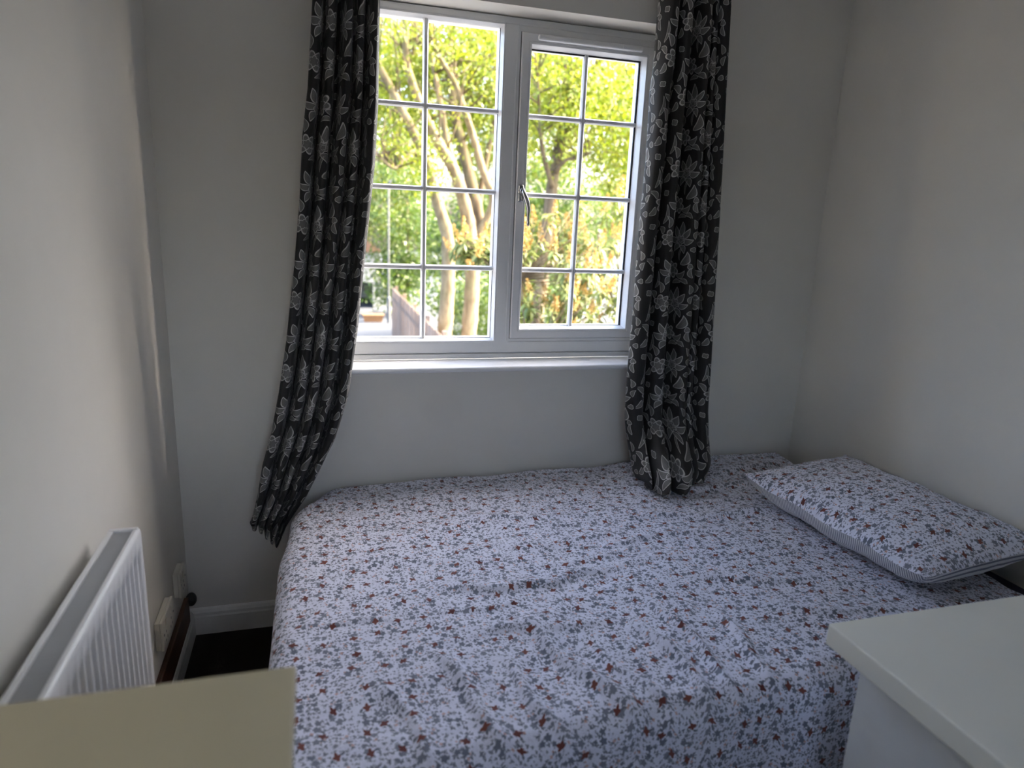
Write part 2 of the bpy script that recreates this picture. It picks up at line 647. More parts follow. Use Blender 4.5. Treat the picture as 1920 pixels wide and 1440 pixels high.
add_box(bm, (0, -D - TH, -0.1), (PX0, -D, HC + 0.1))
add_box(bm, (PX1, -D - TH, -0.1), (W, -D, HC + 0.1))
add_box(bm, (PX0, -D - TH, -0.1), (PX1, -D, PZ0))
add_box(bm, (PX0, -D - TH, PZ1), (PX1, -D, HC + 0.1))
struct(obj('wall_front', bm, WALL), 'white painted wall facing the window', 'wall')
struct(obj('floor', box((0, -D, -0.1), (W, 0, 0)), carpet_material()), 'very dark brown carpet beside the bed', 'floor')
struct(obj('ceiling', box((0, -D, HC), (W, 0, HC + 0.1)), CEIL), 'plain white ceiling above the bed', 'ceiling')


def skirting(axis, lo, hi, mat):
    bm = bmesh.new()
    prof = [(0, 0), (-0.018, 0), (-0.018, 0.068), (-0.0155, 0.074), (-0.0155, 0.084), (-0.010, 0.094), (-0.004, 0.098), (0, 0.098)]
    if axis == 'x':
        add_prism(bm, prof, 'x', lo, hi)
    else:
        add_prism(bm, [(-p[0], p[1]) for p in prof], 'y', lo, hi)
    return bm


struct(obj('baseboard_back', skirting('x', 0.0, W, GLOSS), GLOSS), 'white moulded baseboard under the window wall', 'baseboard')
struct(obj('baseboard_left', skirting('y', -D, -0.019, GLOSS), GLOSS), 'white moulded baseboard below the radiator wall', 'baseboard')

# ------------------------------------------------------------------ window
win = bpy.data.objects.new('window_1', None)
win.location = (1.13, 0.14, 0.97)
link(win)
struct(win, 'white framed window with two lights divided by narrow glazing bars', 'window')
bpy.context.view_layer.update()
WOFF = Vector(win.location)


def wpart(name, bm, mat, parent=None, label=None, smooth=False):
    """window part built in room coordinates, stored relative to the window empty."""
    if isinstance(bm, bmesh.types.BMesh):
        bmesh.ops.translate(bm, verts=bm.verts, vec=-WOFF)
    o = obj(name, bm, mat, parent or win, smooth)
    if label:
        o['label'] = label
    return o


FX0, FX1, FZ0, FZ1 = 0.503, 1.754, 0.972, 2.184
YF = 0.120
# fixed outer frame: stepped subframe, face, bead down to the glass
bm = bmesh.new()
GL = (0.583, 1.111, 1.0475, 2.1515)      # fixed glass x0,x1,z0,z1
CA = (1.181, 1.701, 1.050, 2.138)        # casement outside
CG = (1.227, 1.651, 1.0955, 2.0895)      # casement glass
# bottom step, bottom rail, top rail, jambs as bevelled sections
wpart('subframe_step', box((FX0, 0.112, FZ0), (FX1, 0.20, 0.9905), 0.003), UPVC)
wpart('bottom_rail', box((FX0, YF, 0.9915), (FX1, 0.195, 1.0365), 0.004), UPVC)
wpart('top_rail', box((FX0, YF, 2.1600), (FX1, 0.195, FZ1), 0.004), UPVC)
wpart('jamb', box((FX0, YF, 1.037), (0.570, 0.195, 2.1595), 0.004), UPVC)
wpart('jamb', box((1.703, YF, 1.037), (FX1, 0.195, 2.1595), 0.004), UPVC)
wpart('top_rail', box((1.1795, 0.1235, 2.1400), (1.7028, 0.195, 2.1598)), UPVC)
wpart('bottom_rail', box((1.1795, 0.1225, 1.0367), (1.7028, 0.195, 1.0480)), UPVC)
# mullion with its pointed welded foot
bm = bmesh.new()
add_prism(bm, [(1.1225, 2.1595), (1.1225, 1.034), (1.150, 1.0075), (1.1790, 1.036), (1.1790, 2.1595)], 'y', YF - 0.0022, 0.195)
bmesh.ops.bevel(bm, geom=[e for e in bm.edges if all(v.co.y < YF for v in e.verts)], offset=0.0016, segments=2, affect='EDGES')
wpart('mullion', bm, UPVC)
# a raised bead line down the mullion
wpart('mullion_bead', box((1.1640, YF - 0.0055, 1.040), (1.1700, YF - 0.0021, 2.1585), 0.0012), UPVC)
# glazing bead of the fixed light
bm = bmesh.new()
add_frame(bm, GL[0] - 0.014, GL[1] + 0.012, GL[2] - 0.012, GL[3] + 0.010,
          [(0.0, 0.19), (0.0, 0.1215), (0.002, 0.1195), (0.005, 0.1195), (0.0115, 0.1395), (0.0125, 0.1440), (0.0125, 0.19)])
wpart('glazing_bead', bm, UPVC)
bm = bmesh.new()
add_frame(bm, GL[0] - 0.004, GL[1] + 0.004, GL[2] - 0.004, GL[3] + 0.004, [(0.0, 0.1500), (0.0, 0.1443), (0.006, 0.1443), (0.006, 0.1500)])
wpart('rubber_seal', bm, GASKET)
# opening casement
bm = bmesh.new()
add_frame(bm, CA[0], CA[1], CA[2], CA[3],
          [(0.0, 0.19), (0.0, 0.1130), (0.003, 0.1095), (0.027, 0.1095), (0.0285, 0.1115), (0.0305, 0.1115), (0.032, 0.1095), (0.036, 0.1095),
           (0.0435, 0.1330), (0.0445, 0.1440), (0.0445, 0.19)])
cas = wpart('casement', bm, UPVC)
bm = bmesh.new()
add_frame(bm, CG[0] - 0.006, CG[1] + 0.006, CG[2] - 0.006, CG[3] + 0.006, [(0.0, 0.1500), (0.0, 0.1443), (0.007, 0.1443), (0.007, 0.1500)])
wpart('rubber_seal', bm, GASKET, cas)
# dark joint around the casement
bm = bmesh.new()
add_frame(bm, CA[0] - 0.0018, CA[1] + 0.0018, CA[2] - 0.0022, CA[3] + 0.0018, [(0.0, 0.1262), (0.0, 0.1190), (0.0016, 0.1190), (0.0016, 0.1262)])
wpart('casement_joint', bm, GASKET, cas)


def bars_and_panes(glass, xv, zs, parent):
    x0, x1, z0, z1 = glass
    hw = 0.0092
    prof = lambda c, lo, hi: [(c - hw, 0.1565), (c - hw, 0.1475), (c - hw * 0.55, 0.1395), (c + hw * 0.55, 0.1395), (c + hw, 0.1475), (c + hw, 0.1565)]
    bm = bmesh.new()
    add_loft(bm, [[(p[0], p[1], z0 - 0.003) for p in prof(xv, 0, 0)], [(p[0], p[1], z1 + 0.003) for p in prof(xv, 0, 0)]])
    bmesh.ops.recalc_face_normals(bm, faces=bm.faces)
    wpart('glazing_bar', bm, UPVC, parent)
    for z in zs:
        for a, b in ((x0 - 0.003, xv - hw), (xv + hw, x1 + 0.003)):
            bm = bmesh.new()
            add_loft(bm, [[(a, p[1], p[0]) for p in prof(z, 0, 0)], [(b, p[1], p[0]) for p in prof(z, 0, 0)]])
            bmesh.ops.recalc_face_normals(bm, faces=bm.faces)
            wpart('glazing_bar', bm, UPVC, parent)
    ze = [z0] + list(zs) + [z1]
    for i in range(4):
        for a, b in ((x0, xv), (xv, x1)):
            bm = bmesh.new()
            vs = [bm.verts.new(p) for p in ((a, 0.152, ze[i]), (b, 0.152, ze[i]), (b, 0.152, ze[i + 1]), (a, 0.152, ze[i + 1]))]
            bm.faces.new(vs)
            wpart('pane', bm, GLASS, parent)


bars_and_panes(GL, 0.8472, (1.3136, 1.5931, 1.8727), win)
bars_and_panes(CG, 1.4382, (1.3114, 1.5897, 1.8673), cas)
# trickle vent on the casement's top rail
bm = bmesh.new()
add_box(bm, (1.236, 0.090, 2.1130), (1.640, 0.1092, 2.1340), 0.0085, 4)
tv = wpart('trickle_vent', bm, UPVC, cas, smooth=True)
bm = box((1.556, 0.0875, 2.1165), (1.562, 0.0905, 2.1305), 0.001)
wpart('vent_slider', bm, UPVC, cas)
# lever handle
bm = bmesh.new()
add_box(bm, (1.1880, 0.0985, 1.5620), (1.2080, 0.1093, 1.6240), 0.006, 3)
wpart('handle_plate', bm, CHROME, cas, 'small chrome handle plate', smooth=True)
bm = bmesh.new()
add_tube(bm, [(1.198, 0.104, 1.602), (1.198, 0.090, 1.603), (1.199, 0.079, 1.600)], [0.009, 0.0095, 0.0085], 14)
add_tube(bm, [(1.1985, 0.084, 1.608), (1.2000, 0.077, 1.596), (1.2065, 0.070, 1.578), (1.2140, 0.066, 1.558), (1.2185, 0.066, 1.536), (1.2195, 0.070, 1.518),
              (1.2205, 0.073, 1.500), (1.2215, 0.074, 1.484), (1.2218, 0.074, 1.476)],
         [0.0075, 0.0088, 0.0102, 0.0098, 0.0082, 0.0064, 0.0066, 0.0068, 0.004], 14, 0.75)
wpart('handle_lever', bm, CHROME, cas, 'curved chrome window handle lever', smooth=True)
# sill with rounded nose and small horns
bm = bmesh.new()
nose = [(0.120, 0.9705), (-0.022, 0.9700), (-0.028, 0.9690), (-0.0315, 0.9655), (-0.0325, 0.9605), (-0.0315, 0.9555), (-0.028, 0.9520), (-0.022, 0.9508), (-0.0005, 0.9505), (0.120, 0.9505)]
add_prism(bm, [(-p[0] * -1, p[1]) for p in nose], 'x', OX0 + 0.001, OX1 - 0.001)
for a, b in ((OX0 - 0.045, OX0 + 0.001), (OX1 - 0.001, OX1 + 0.045)):
    add_prism(bm, [p for p in nose if p[0] < 0] + [(-0.0005, 0.9700)], 'x', a, b)
wpart('window_sill', bm, SILL, None, 'white painted window sill with rounded front edge')

# unseen window added behind the viewpoint to brighten the window wall
fill_win = bpy.data.objects.new('fill_window', None)
fill_win.location = ((PX0 + PX1) / 2, -D - 0.14, PZ0)
link(fill_win)
struct(fill_win, 'unseen white framed window added behind the viewpoint for fill daylight', 'window')
for nm, a, b in (('bottom_rail', (PX0 + 0.001, PZ0 + 0.001), (PX1 - 0.001, PZ0 + 0.06)), ('top_rail', (PX0 + 0.001, PZ1 - 0.06), (PX1 - 0.001, PZ1 - 0.001)),
                 ('jamb', (PX0 + 0.001, PZ0 + 0.0605), (PX0 + 0.06, PZ1 - 0.0605)), ('jamb', (PX1 - 0.06, PZ0 + 0.0605), (PX1 - 0.001, PZ1 - 0.0605)),
                 ('mullion', (0.64, PZ0 + 0.0605), (0.70, PZ1 - 0.0605))):
    bm = box((a[0], -D - 0.17, a[1]), (b[0], -D - 0.11, b[1]), 0.004)
    bmesh.ops.translate(bm, verts=bm.verts, vec=-Vector(fill_win.location))
    obj(nm, bm, UPVC, fill_win)
for a, b in ((PX0 + 0.05, 0.65), (0.69, PX1 - 0.05)):
    bm = bmesh.new()
    bm.faces.new([bm.verts.new(p) for p in ((a, -D - 0.14, PZ0 + 0.05), (b, -D - 0.14, PZ0 + 0.05), (b, -D - 0.14, PZ1 - 0.05), (a, -D - 0.14, PZ1 - 0.05))])
    bmesh.ops.translate(bm, verts=bm.verts, vec=-Vector(fill_win.location))
    obj('pane', bm, GLASS, fill_win)

# ------------------------------------------------------------------ radiator
rad = thing('radiator', 'white panel radiator with grey top grille on the left wall', 'radiator', (0.0, -1.215, 0.0))
RO = Vector((0.0, -1.215, 0.0))


def part(root, name, bm, mat, parent=None, smooth=False, label=None):
    off = Vector(root.location)
    if isinstance(bm, bmesh.types.BMesh):
        bmesh.ops.translate(bm, verts=bm.verts, vec=-off)
    else:
        bm.transform(Matrix.Translation(-off))
    o = obj(name, bm, mat, parent or root, smooth)
    if label:
        o['label'] = label
    return o


RY0, RY1, RZ0, RZ1, RX0, RX1 = -1.532, -0.900, 0.235, 0.830, 0.032, 0.092
# fluted front panel
rows, n_fl = [], 19
prof_y = []
pitch = (RY1 - RY0 - 0.03) / n_fl
for k in range(n_fl):
    c = RY0 + 0.015 + (k + 0.5) * pitch
    prof_y += [(c - 0.46 * pitch, 0.0), (c - 0.36 * pitch, -0.0015), (c - 0.24 * pitch, -0.0065), (c + 0.24 * pitch, -0.0065), (c + 0.36 * pitch, -0.0015)]
prof_y = [(RY0, 0.0)] + prof_y + [(RY1, 0.0)]
zs = [RZ0, RZ0 + 0.028, RZ0 + 0.045, RZ1 - 0.055, RZ1 - 0.034, RZ1 - 0.010, RZ1 - 0.003, RZ1]
for z in zs:
    k = 1.0 if RZ0 + 0.04 < z < RZ1 - 0.05 else 0.0
    dx = {RZ1: -0.006, RZ1 - 0.003: -0.002}.get(z, 0.0)
    rows.append([(RX1 + d * k + dx, y, z) for y, d in prof_y])
me = grid_mesh('front_panel', rows)
me.transform(Matrix.Translation(-RO))
obj('front_panel', me, RADW, rad, True)
part(rad, 'top_rim', box((RX1 - 0.013, RY0, RZ1 - 0.008), (RX1 - 0.005, RY1, RZ1 + 0.001), 0.002), RADW)
part(rad, 'back_panel', box((RX0, RY0 + 0.004, RZ0), (RX0 + 0.010, RY1 - 0.004, RZ1 + 0.001), 0.002), RADW)
for y0, y1 in ((RY0 - 0.001, RY0 + 0.010), (RY1 - 0.010, RY1 + 0.001)):
    part(rad, 'side_cover', box((RX0 + 0.001, y0, RZ0 + 0.02), (RX1 - 0.004, y1, RZ1 + 0.0025), 0.002), RADW)
part(rad, 'convector_core', box((RX0 + 0.011, RY0 + 0.012, RZ0 + 0.01), (RX1 - 0.014, RY1 - 0.012, RZ1 - 0.03)), DARKIN)
bm = bmesh.new()
y = RY0 + 0.014
while y < RY1 - 0.012:
    add_box(bm, (RX0 + 0.0105, y, RZ1 - 0.010), (RX1 - 0.0135, y + 0.0052, RZ1 - 0.003))
    y += 0.0075
g = part(rad, 'top_grille', bm, GRILL)
g['label'] = 'grey slotted grille along the top'
stuff(g)
for y in (RY0 + 0.12, RY1 - 0.12):
    part(rad, 'wall_bracket', box((0.0005, y - 0.015, RZ0 + 0.08), (RX0, y + 0.015, RZ1 - 0.05), 0.001), RADW)
bm = bmesh.new()
add_tube(bm, [(0.062, RY1 + 0.001, 0.262), (0.062, RY1 + 0.035, 0.262)], 0.010, 12)
add_tube(bm, [(0.062, RY1 + 0.035, 0.300), (0.062, RY1 + 0.035, 0.19)], [0.013, 0.013], 12)
add_tube(bm, [(0.062, RY1 + 0.035, 0.19), (0.062, RY1 + 0.035, 0.0)], 0.0075, 10)
part(rad, 'valve_pipe', bm, CHROME, smooth=True)

# ------------------------------------------------------------------ sockets and board on the left wall
def wall_socket(y0, y1, z0, z1, label, two):
    t = thing('wall_socket', label, 'socket', (0.0, (y0 + y1) / 2, z0), group=None)
    part(t, 'back_box', box((0.0005, y0 + 0.002, z0 + 0.002), (0.0150, y1 - 0.002, z1 - 0.002), 0.002), PLAST)
    fp = part(t, 'faceplate', box((0.0150, y0, z0), (0.0230, y1, z1), 0.0025, 3), PLAST)
    ys = (y0 + (y1 - y0) * 0.27, y0 + (y1 - y0) * 0.73) if two else ((y0 + y1) / 2,)
    for y in ys:
        part(t, 'rocker_switch', box((0.0230, y - 0.006, z1 - 0.030), (0.0262, y + 0.006, z1 - 0.010), 0.001), PLAST, fp)
        bm = bmesh.new()
        for dy, dz in ((0, 0.040), (-0.011, 0.018), (0.011, 0.018)):
            add_box(bm, (0.0229, y + dy - 0.002, z0 + dz - 0.004), (0.02325, y + dy + 0.002, z0 + dz + 0.004))
        part(t, 'pin_slots', bm, DARKIN, fp)
    for y in (y0 + 0.012, y1 - 0.012) if two else (y0 + 0.010, y1 - 0.010):
        bm = bmesh.new()
        add_disc(bm, (0.0229, y, (z0 + z1) / 2), (1, 0, 0), 0.0036, 0.0012, 12)
        part(t, 'screw', bm, SCREW, fp)
    return t


wall_socket(-0.497, -0.347, 0.262, 0.352, 'cream double wall socket nearer the radiator', True)
wall_socket(-0.228, -0.142, 0.270, 0.356, 'cream single wall socket near the window corner', False)

bd = thing('wooden_rail', 'dark brown wooden rail resting on the left baseboard below the sockets', 'rail', (0.009, -0.5, 0.0985))
WOODD = wood_material('dark_wood', (0.050, 0.020, 0.010), (0.115, 0.050, 0.026))
part(bd, 'plank', box((0.0012, -0.90, 0.0990), (0.0165, -0.085, 0.192), 0.003), WOODD)
bm = bmesh.new()
bmesh.ops.create_uvsphere(bm, u_segments=16, v_segments=10, radius=0.024)
bmesh.ops.scale(bm, vec=(0.75, 0.9, 1.0), verts=bm.verts)
bmesh.ops.translate(bm, vec=(0.0200, -0.066, 0.172), verts=bm.verts)
part(bd, 'end_knob', bm, BLACKM, smooth=True)

# ------------------------------------------------------------------ bed
BX0, BX1, BY0, BY1, BZ = 0.465, 2.425, -1.285, -0.030, 0.528
NAVY = simple('navy_mattress', (0.020, 0.018, 0.045), 0.9, var=0.2, scale=60, bump=0.2)
bed = thing('bed', 'double bed with dark navy mattress under the floral cover', 'bed', (1.40, -0.68, 0.0))
part(bed, 'mattress', box((BX0, BY0, 0.315), (BX1, BY1, BZ), 0.035, 4), NAVY, smooth=True)
part(bed, 'bed_base', box((BX0 + 0.01, BY0 + 0.01, 0.055), (BX1 - 0.01, BY1 - 0.01, 0.3145), 0.008), NAVY)
for x in (BX0 + 0.09, BX1 - 0.09):
    for y in (BY0 + 0.09, BY1 - 0.09):
        bm = bmesh.new()
        add_tube(bm, [(x, y, 0.0), (x, y, 0.0549)], [0.022, 0.026], 14)
        part(bed, 'leg', bm, BLACKM)

# ---- cover: one sheet lying on the mattress, hanging over the foot end and the near side
RIDGES = [  # x0,y0,x1,y1,height,width
    (0.76, -0.815, 1.03, -0.835, 0.0085, 0.026), (1.00, -0.835, 1.20, -0.795, 0.008, 0.020), (1.17, -0.80, 1.56, -0.735, 0.006, 0.020),
    (1.52, -0.505, 1.95, -0.53, 0.010, 0.024), (1.15, -0.47, 1.60, -0.50, 0.005, 0.03), (0.44, -0.900, 0.68, -0.935, 0.004, 0.009), (0.72, -0.925, 0.95, -0.90, 0.004, 0.009),
    (0.58, -1.16, 0.66, -1.42, 0.0091, 0.016), (0.7, -1.08, 0.8, -1.42, 0.0117, 0.018), (0.84, -1.12, 0.9, -1.42, 0.0104, 0.014),
    (0.93, -1.0, 1.06, -1.4, 0.013, 0.02), (1.06, -1.14, 1.14, -1.4, 0.0091, 0.016), (1.2, -1.05, 1.24, -1.4, 0.013, 0.014),
    (1.28, -1.0, 1.31, -1.38, 0.0117, 0.013), (1.42, -1.05, 1.4, -1.38, 0.0091, 0.016), (0.50, -0.62, 0.95, -0.66, 0.004, 0.03),
    (1.05, -0.62, 1.35, -0.60, 0.005, 0.025), (0.80, -1.0, 1.15, -1.04, 0.005, 0.022), (0.95, -0.40, 1.55, -0.47, 0.006, 0.018), (1.30, -0.66, 1.75, -0.60, 0.006, 0.016), (1.05, -0.74, 1.45, -0.70, 0.004, 0.012), (1.55, -0.28, 2.05, -0.30, 0.008, 0.03),
    (1.95, -0.20, 2.30, -0.12, 0.010, 0.035), (1.45, -0.88, 1.85, -0.98, 0.006, 0.022), (1.60, -1.08, 1.90, -1.15, 0.006, 0.022),
]


def cover_z(x, y):
    z = 0.5465
    z += 0.007 * noise.noise((x * 2.6, y * 2.6, 0.3)) + 0.0060 * noise.noise((x * 5.0, y * 7.5, 4.0)) + 0.0022 * noise.noise((x * 15, y * 23, 8.0))
    z += 0.0050 * max(0.0, 1 - abs(noise.noise((x * 2.2 + 3, y * 5.0, 6.0))) * 9) * sm(y, -0.15, -0.4)
    z += 0.020 * sm(x, 1.35, 1.75) * sm(y, -0.30, -0.02) - 0.010 * sm(y, -0.2, -0.02) * sm(x, 1.3, 0.4)
    for x0, y0, x1, y1, h, w in RIDGES:
        dx, dy = x1 - x0, y1 - y0
        L2 = dx * dx + dy * dy
        t = ((x - x0) * dx + (y - y0) * dy) / L2
        if -0.25 < t < 1.25:
            L = math.sqrt(L2)
            wob = 0.010 * math.sin(t * 7 + x0 * 9) 
            d = ((x - x0) * dy - (y - y0) * dx) / L + wob
            if abs(d) < 4 * w:
                fall = sm(t, -0.2, 0.2) * sm(t, 1.2, 0.8)
                side = 0.55 if d > 0 else 1.25
                z += 1.5 * h * fall * math.exp(-(d / (w * side)) ** 2)
    return z


def drape(d, r):
    if d <= 0:
        return d, 0.0
    if d < r * PI / 2:
        return r * math.sin(d / r), r * (1 - math.cos(d / r))
    e = d - r * PI / 2
    return r + 0.035 * e, r + e


def smax(a, b):
    return (a ** 4 + b ** 4) ** 0.25


STEP = 0.0075
NA = int((2.355 + 0.45 - 0.335) / STEP)
NB = int((1.39 + 0.50 - 0.025) / STEP)
rows, uvs = [], []
for i in range(NB + 1):
    b = -0.022 - i * STEP            # distance along y from the wall, negative
    rr, ru = [], []
    for j in range(NA + 1):
        a = 2.36 - j * STEP
        R = 0.055
        xe = 0.340 + 0.022 * sm(b, -0.55, -0.30) + 0.070 * sm(b, -0.22, -0.02)
        Ra = R + 0.05 * sm(b, -0.3, -0.03)
        ye = -1.395 + (max(a, 0.6) - 0.60) * 0.072
        da = (xe + Ra) - a
        db = (ye + R) - b
        ha, za = drape(da, Ra)
        hb, zb = drape(db, R)
        x = xe + Ra - ha
        y = ye + R - hb
        drop = smax(za, zb)
        if za > 0 and zb > 0:
            mn = min(za, zb)
            x -= 0.10 * mn
            y -= 0.10 * mn
        z = cover_z(max(x, 0.36), max(y, -1.42)) - drop
        if zb > 0.03:
            k = sm(zb, 0.03, 0.3)
            y -= 0.006 * k + k * 0.012 * (math.sin(a * 17.0 + 1.0) + 0.5 * math.sin(a * 31.0))
        if za > 0.03:
            k = sm(za, 0.03, 0.3)
            x -= k * (0.010 + 0.010 * math.sin(b * 14.0))
        # head end: cloth edge lifts and wanders a little
        edge = sm(a, 2.20, 2.36)
        x -= edge * (0.030 * sm(b, -0.05, -0.5) + 0.010 * math.sin(b * 9))
        z = max(z, 0.06)
        if y > -0.021:
            y = -0.021
        rr.append((x, y, z))
        ru.append((a, b))
    rows.append(rr)
    uvs.append(ru)
cov = obj('bed_cover', grid_mesh('bed_cover', rows, uvs), FLORAL, None, True)
tag(cov, 'pale bed cover printed with small rust and slate flowers, draped over the bed', 'bed cover')

# ------------------------------------------------------------------ pillow
pil = thing('pillow', 'floral pillow with striped underside lying on the bed against the right wall', 'pillow', (2.180, -0.768, 0.649), rotz=math.radians(2.0))
pil.rotation_euler = (0.0, math.radians(-5.0), math.radians(3.0))


def pillow_half(sign, T, flat):
    n = 44
    rows, uvs = [], []
    for i in range(n + 1):
        v = -1 + 2 * i / n
        rr, ru = [], []
        for j in range(n + 1):
            u = -1 + 2 * j / n
            px = 0.232 * u * (1 - 0.055 * (1 - abs(v) ** 2.2) * 0 - 0.05 * abs(v) ** 6 * 0) * (1 - 0.045 * math.cos(v * PI / 2) * 0)
            # gently pulled-in sides, pointed corners
            px = 0.236 * u * (0.955 + 0.045 * abs(v) ** 3)
            py = 0.378 * v * (0.965 + 0.035 * abs(u) ** 3)
            q = 0.62 if sign > 0 else 0.42
            e = max(0.0, (1 - abs(u) ** 2.6)) ** q * max(0.0, (1 - abs(v) ** 3.2)) ** q
            h = T * e
            wr = 0.0035 * noise.noise((u * 4.5, v * 7, 2.0 + sign)) + 0.002 * noise.noise((u * 11, v * 17, 5.0))
            pucker = 0.004 * math.sin(v * 31) * (abs(u) ** 6) * (1 - abs(v)) 
            h += (wr + pucker) * sm(e, 0.0, 0.35)
            if flat and h > T * 0.80:
                h = T * 0.80 + (h - T * 0.80) * 0.3
            z = sign * h + 0.012 * abs(u * v) ** 4 + 0.004 * math.sin(v * 9 + u)
            rr.append((px, py, z))
            ru.append((px + 3.0, py + 1.7))
        rows.append(rr if sign > 0 else rr[::-1])
        uvs.append(ru if sign > 0 else ru[::-1])
    return grid_mesh('pillow_half', rows, uvs)


obj('floral_face', pillow_half(1, 0.066, False), FLORAL, pil, True)
ob_ = obj('striped_back', pillow_half(-1, 0.098, True), STRIPE, pil, True)
ob_['label'] = 'finely striped underside of the pillow'

# ------------------------------------------------------------------ curtains
def curtain(name, LT, RT, ytab, folds, amp, zt, zb, nz, flat_w, phase, bottom=None, flip=False):
    """LT/RT: tables z->x of the two side edges; ytab: z->y; folds: list of (t, depth) fold profile control points."""
    nx = 210
    rows, uvs = [], []
    acc = 0.0
    for i in range(nz + 1):
        s = i / nz
        z = zt + (zb - zt) * s
        xl, xr, yy = interp(LT, z), interp(RT, z), interp(ytab, z)
        rr, ru = [], []
        for j in range(nx + 1):
            t = j / nx
            tt = t + 0.010 * math.sin(z * 3.1 + t * 9) * math.sin(t * PI)
            f = folds(tt, z)
            x = xl + (xr - xl) * t
            # cloth folds also sway sideways
            x += amp * 0.22 * folds(tt + 0.02, z + 0.1) * math.sin(t * PI) * 0.5
            y = yy - amp * f + 0.003 * noise.noise((t * 9, z * 5, phase))
            p = Vector((x, y, z))
            if bottom:
                p = bottom(p, t, z)
            rr.append(p)
            ru.append((t * flat_w + phase, z))
        rows.append(rr)
        uvs.append(ru)
    # arc-length u per row keeps the print undistorted in the folds
    for i, r in enumerate(rows):
        L = [0.0]
        for a, b in zip(r, r[1:]):
            L.append(L[-1] + (b - a).length)
        tot = L[-1]
        if i == 0:
            ref_w = tot
        k_w = ref_w / tot
        for j in range(len(r)):
            uvs[i][j] = (L[j] * k_w + phase, uvs[i][j][1])
    me = grid_mesh(name, rows, uvs)
    o = obj(name, me, DAMASK, None, True)
    md = o.modifiers.new('thickness', 'SOLIDIFY')
    md.thickness = 0.0022
    md.offset = 0.0
    return o


def ridge_sum(cs):
    def f(t, z):
        v = -0.85
        for c, w, h in cs:
            c2 = c + 0.012 * math.sin(z * 2.3 + c * 20)
            d = (t - c2) / w
            v = max(v, -0.85 + (h + 0.85) * max(0.0, 1 - min(1.0, abs(d)) ** 3.0) ** 0.75)
        return v
    return f


def tab(pts):
    return sorted([(z, x) for x, z in pts])


LL = tab([(0.490, 2.30), (0.475, 2.094), (0.455, 1.851), (0.437, 1.725), (0.42, 1.507), (0.4, 1.325), (0.369, 1.094), (0.34, 0.923), (0.31, 0.782), (0.279, 0.674), (0.258, 0.565), (0.230, 0.455), (0.236, 0.39)])
LR = tab([(0.678, 2.30), (0.673, 2.118), (0.665, 1.828), (0.653, 1.653), (0.637, 1.517), (0.615, 1.33), (0.591, 1.114), (0.572, 0.988), (0.556, 0.887), (0.513, 0.75), (0.456, 0.634), (0.419, 0.561), (0.352, 0.461), (0.318, 0.39)])
foldL = ridge_sum([(0.07, 0.115, 0.9), (0.285, 0.105, 0.8), (0.49, 0.10, 1.0), (0.69, 0.10, 0.95), (0.90, 0.11, 1.0)])
YL = sorted([(2.30, -0.090), (1.6, -0.093), (1.0, -0.100), (0.7, -0.103), (0.55, -0.108), (0.39, -0.095)])


def bottomL(p, t, z):
    # bunched hem: gathered folds, hem rises towards the outer edge
    k = sm(z, 0.62, 0.39)
    p.z += k * (0.060 * (1 - t) ** 2 + 0.010 * math.sin(t * 5.0)) * sm(z, 0.50, 0.39)
    p.y -= k * 0.004 * math.sin(t * 30.0)
    return p


cl = curtain('curtain', LL, LR, YL, foldL, 0.054, 2.29, 0.392, 190, 0.62, 0.03, bottomL)
tag(cl, 'dark curtain with grey floral pattern left of the window, swept aside behind the bed', 'curtain', 'patterned curtains at the window')

RLt = tab([(1.601, 2.30), (1.598, 2.03), (1.589, 1.94), (1.590, 1.729), (1.581, 1.443), (1.580, 1.1), (1.579, 0.937), (1.586, 0.77), (1.596, 0.632), (1.606, 0.553)])
RRt = tab([(1.845, 2.30), (1.868, 1.976), (1.887, 1.678), (1.903, 1.385), (1.918, 1.045), (1.935, 0.756), (1.930, 0.62), (1.890, 0.553)])
foldR = ridge_sum([(0.11, 0.13, 1.0), (0.345, 0.11, 0.9), (0.655, 0.10, 0.8), (0.78, 0.065, 0.6), (0.925, 0.105, 0.95)])
YR = sorted([(2.30, -0.090), (1.6, -0.093), (1.0, -0.097), (0.80, -0.095), (0.70, -0.105), (0.62, -0.115), (0.571, -0.120)])


def bottomR(p, t, z):
    # the surplus length spreads forward over the bed cover
    k = sm(z, 0.86, 0.571)
    out = 0.235 * math.sin(min(1, max(0, t * 0.92 + 0.05)) * PI) ** 0.75
    p.y -= k * k * out
    p.x -= k * k * 0.085 * math.sin(t * PI) 
    p.z += 0.010 * k * math.sin(t * 19.0) * sm(z, 0.70, 0.60)
    p.z = max(p.z, cover_z(p.x, p.y) + 0.006)
    return p


cr_ = curtain('curtain', RLt, RRt, YR, foldR, 0.056, 2.29, 0.571, 190, 0.78, 0.41, bottomR)
tag(cr_, 'dark curtain with grey floral pattern right of the window, hem resting on the bed', 'curtain', 'patterned curtains at the window')

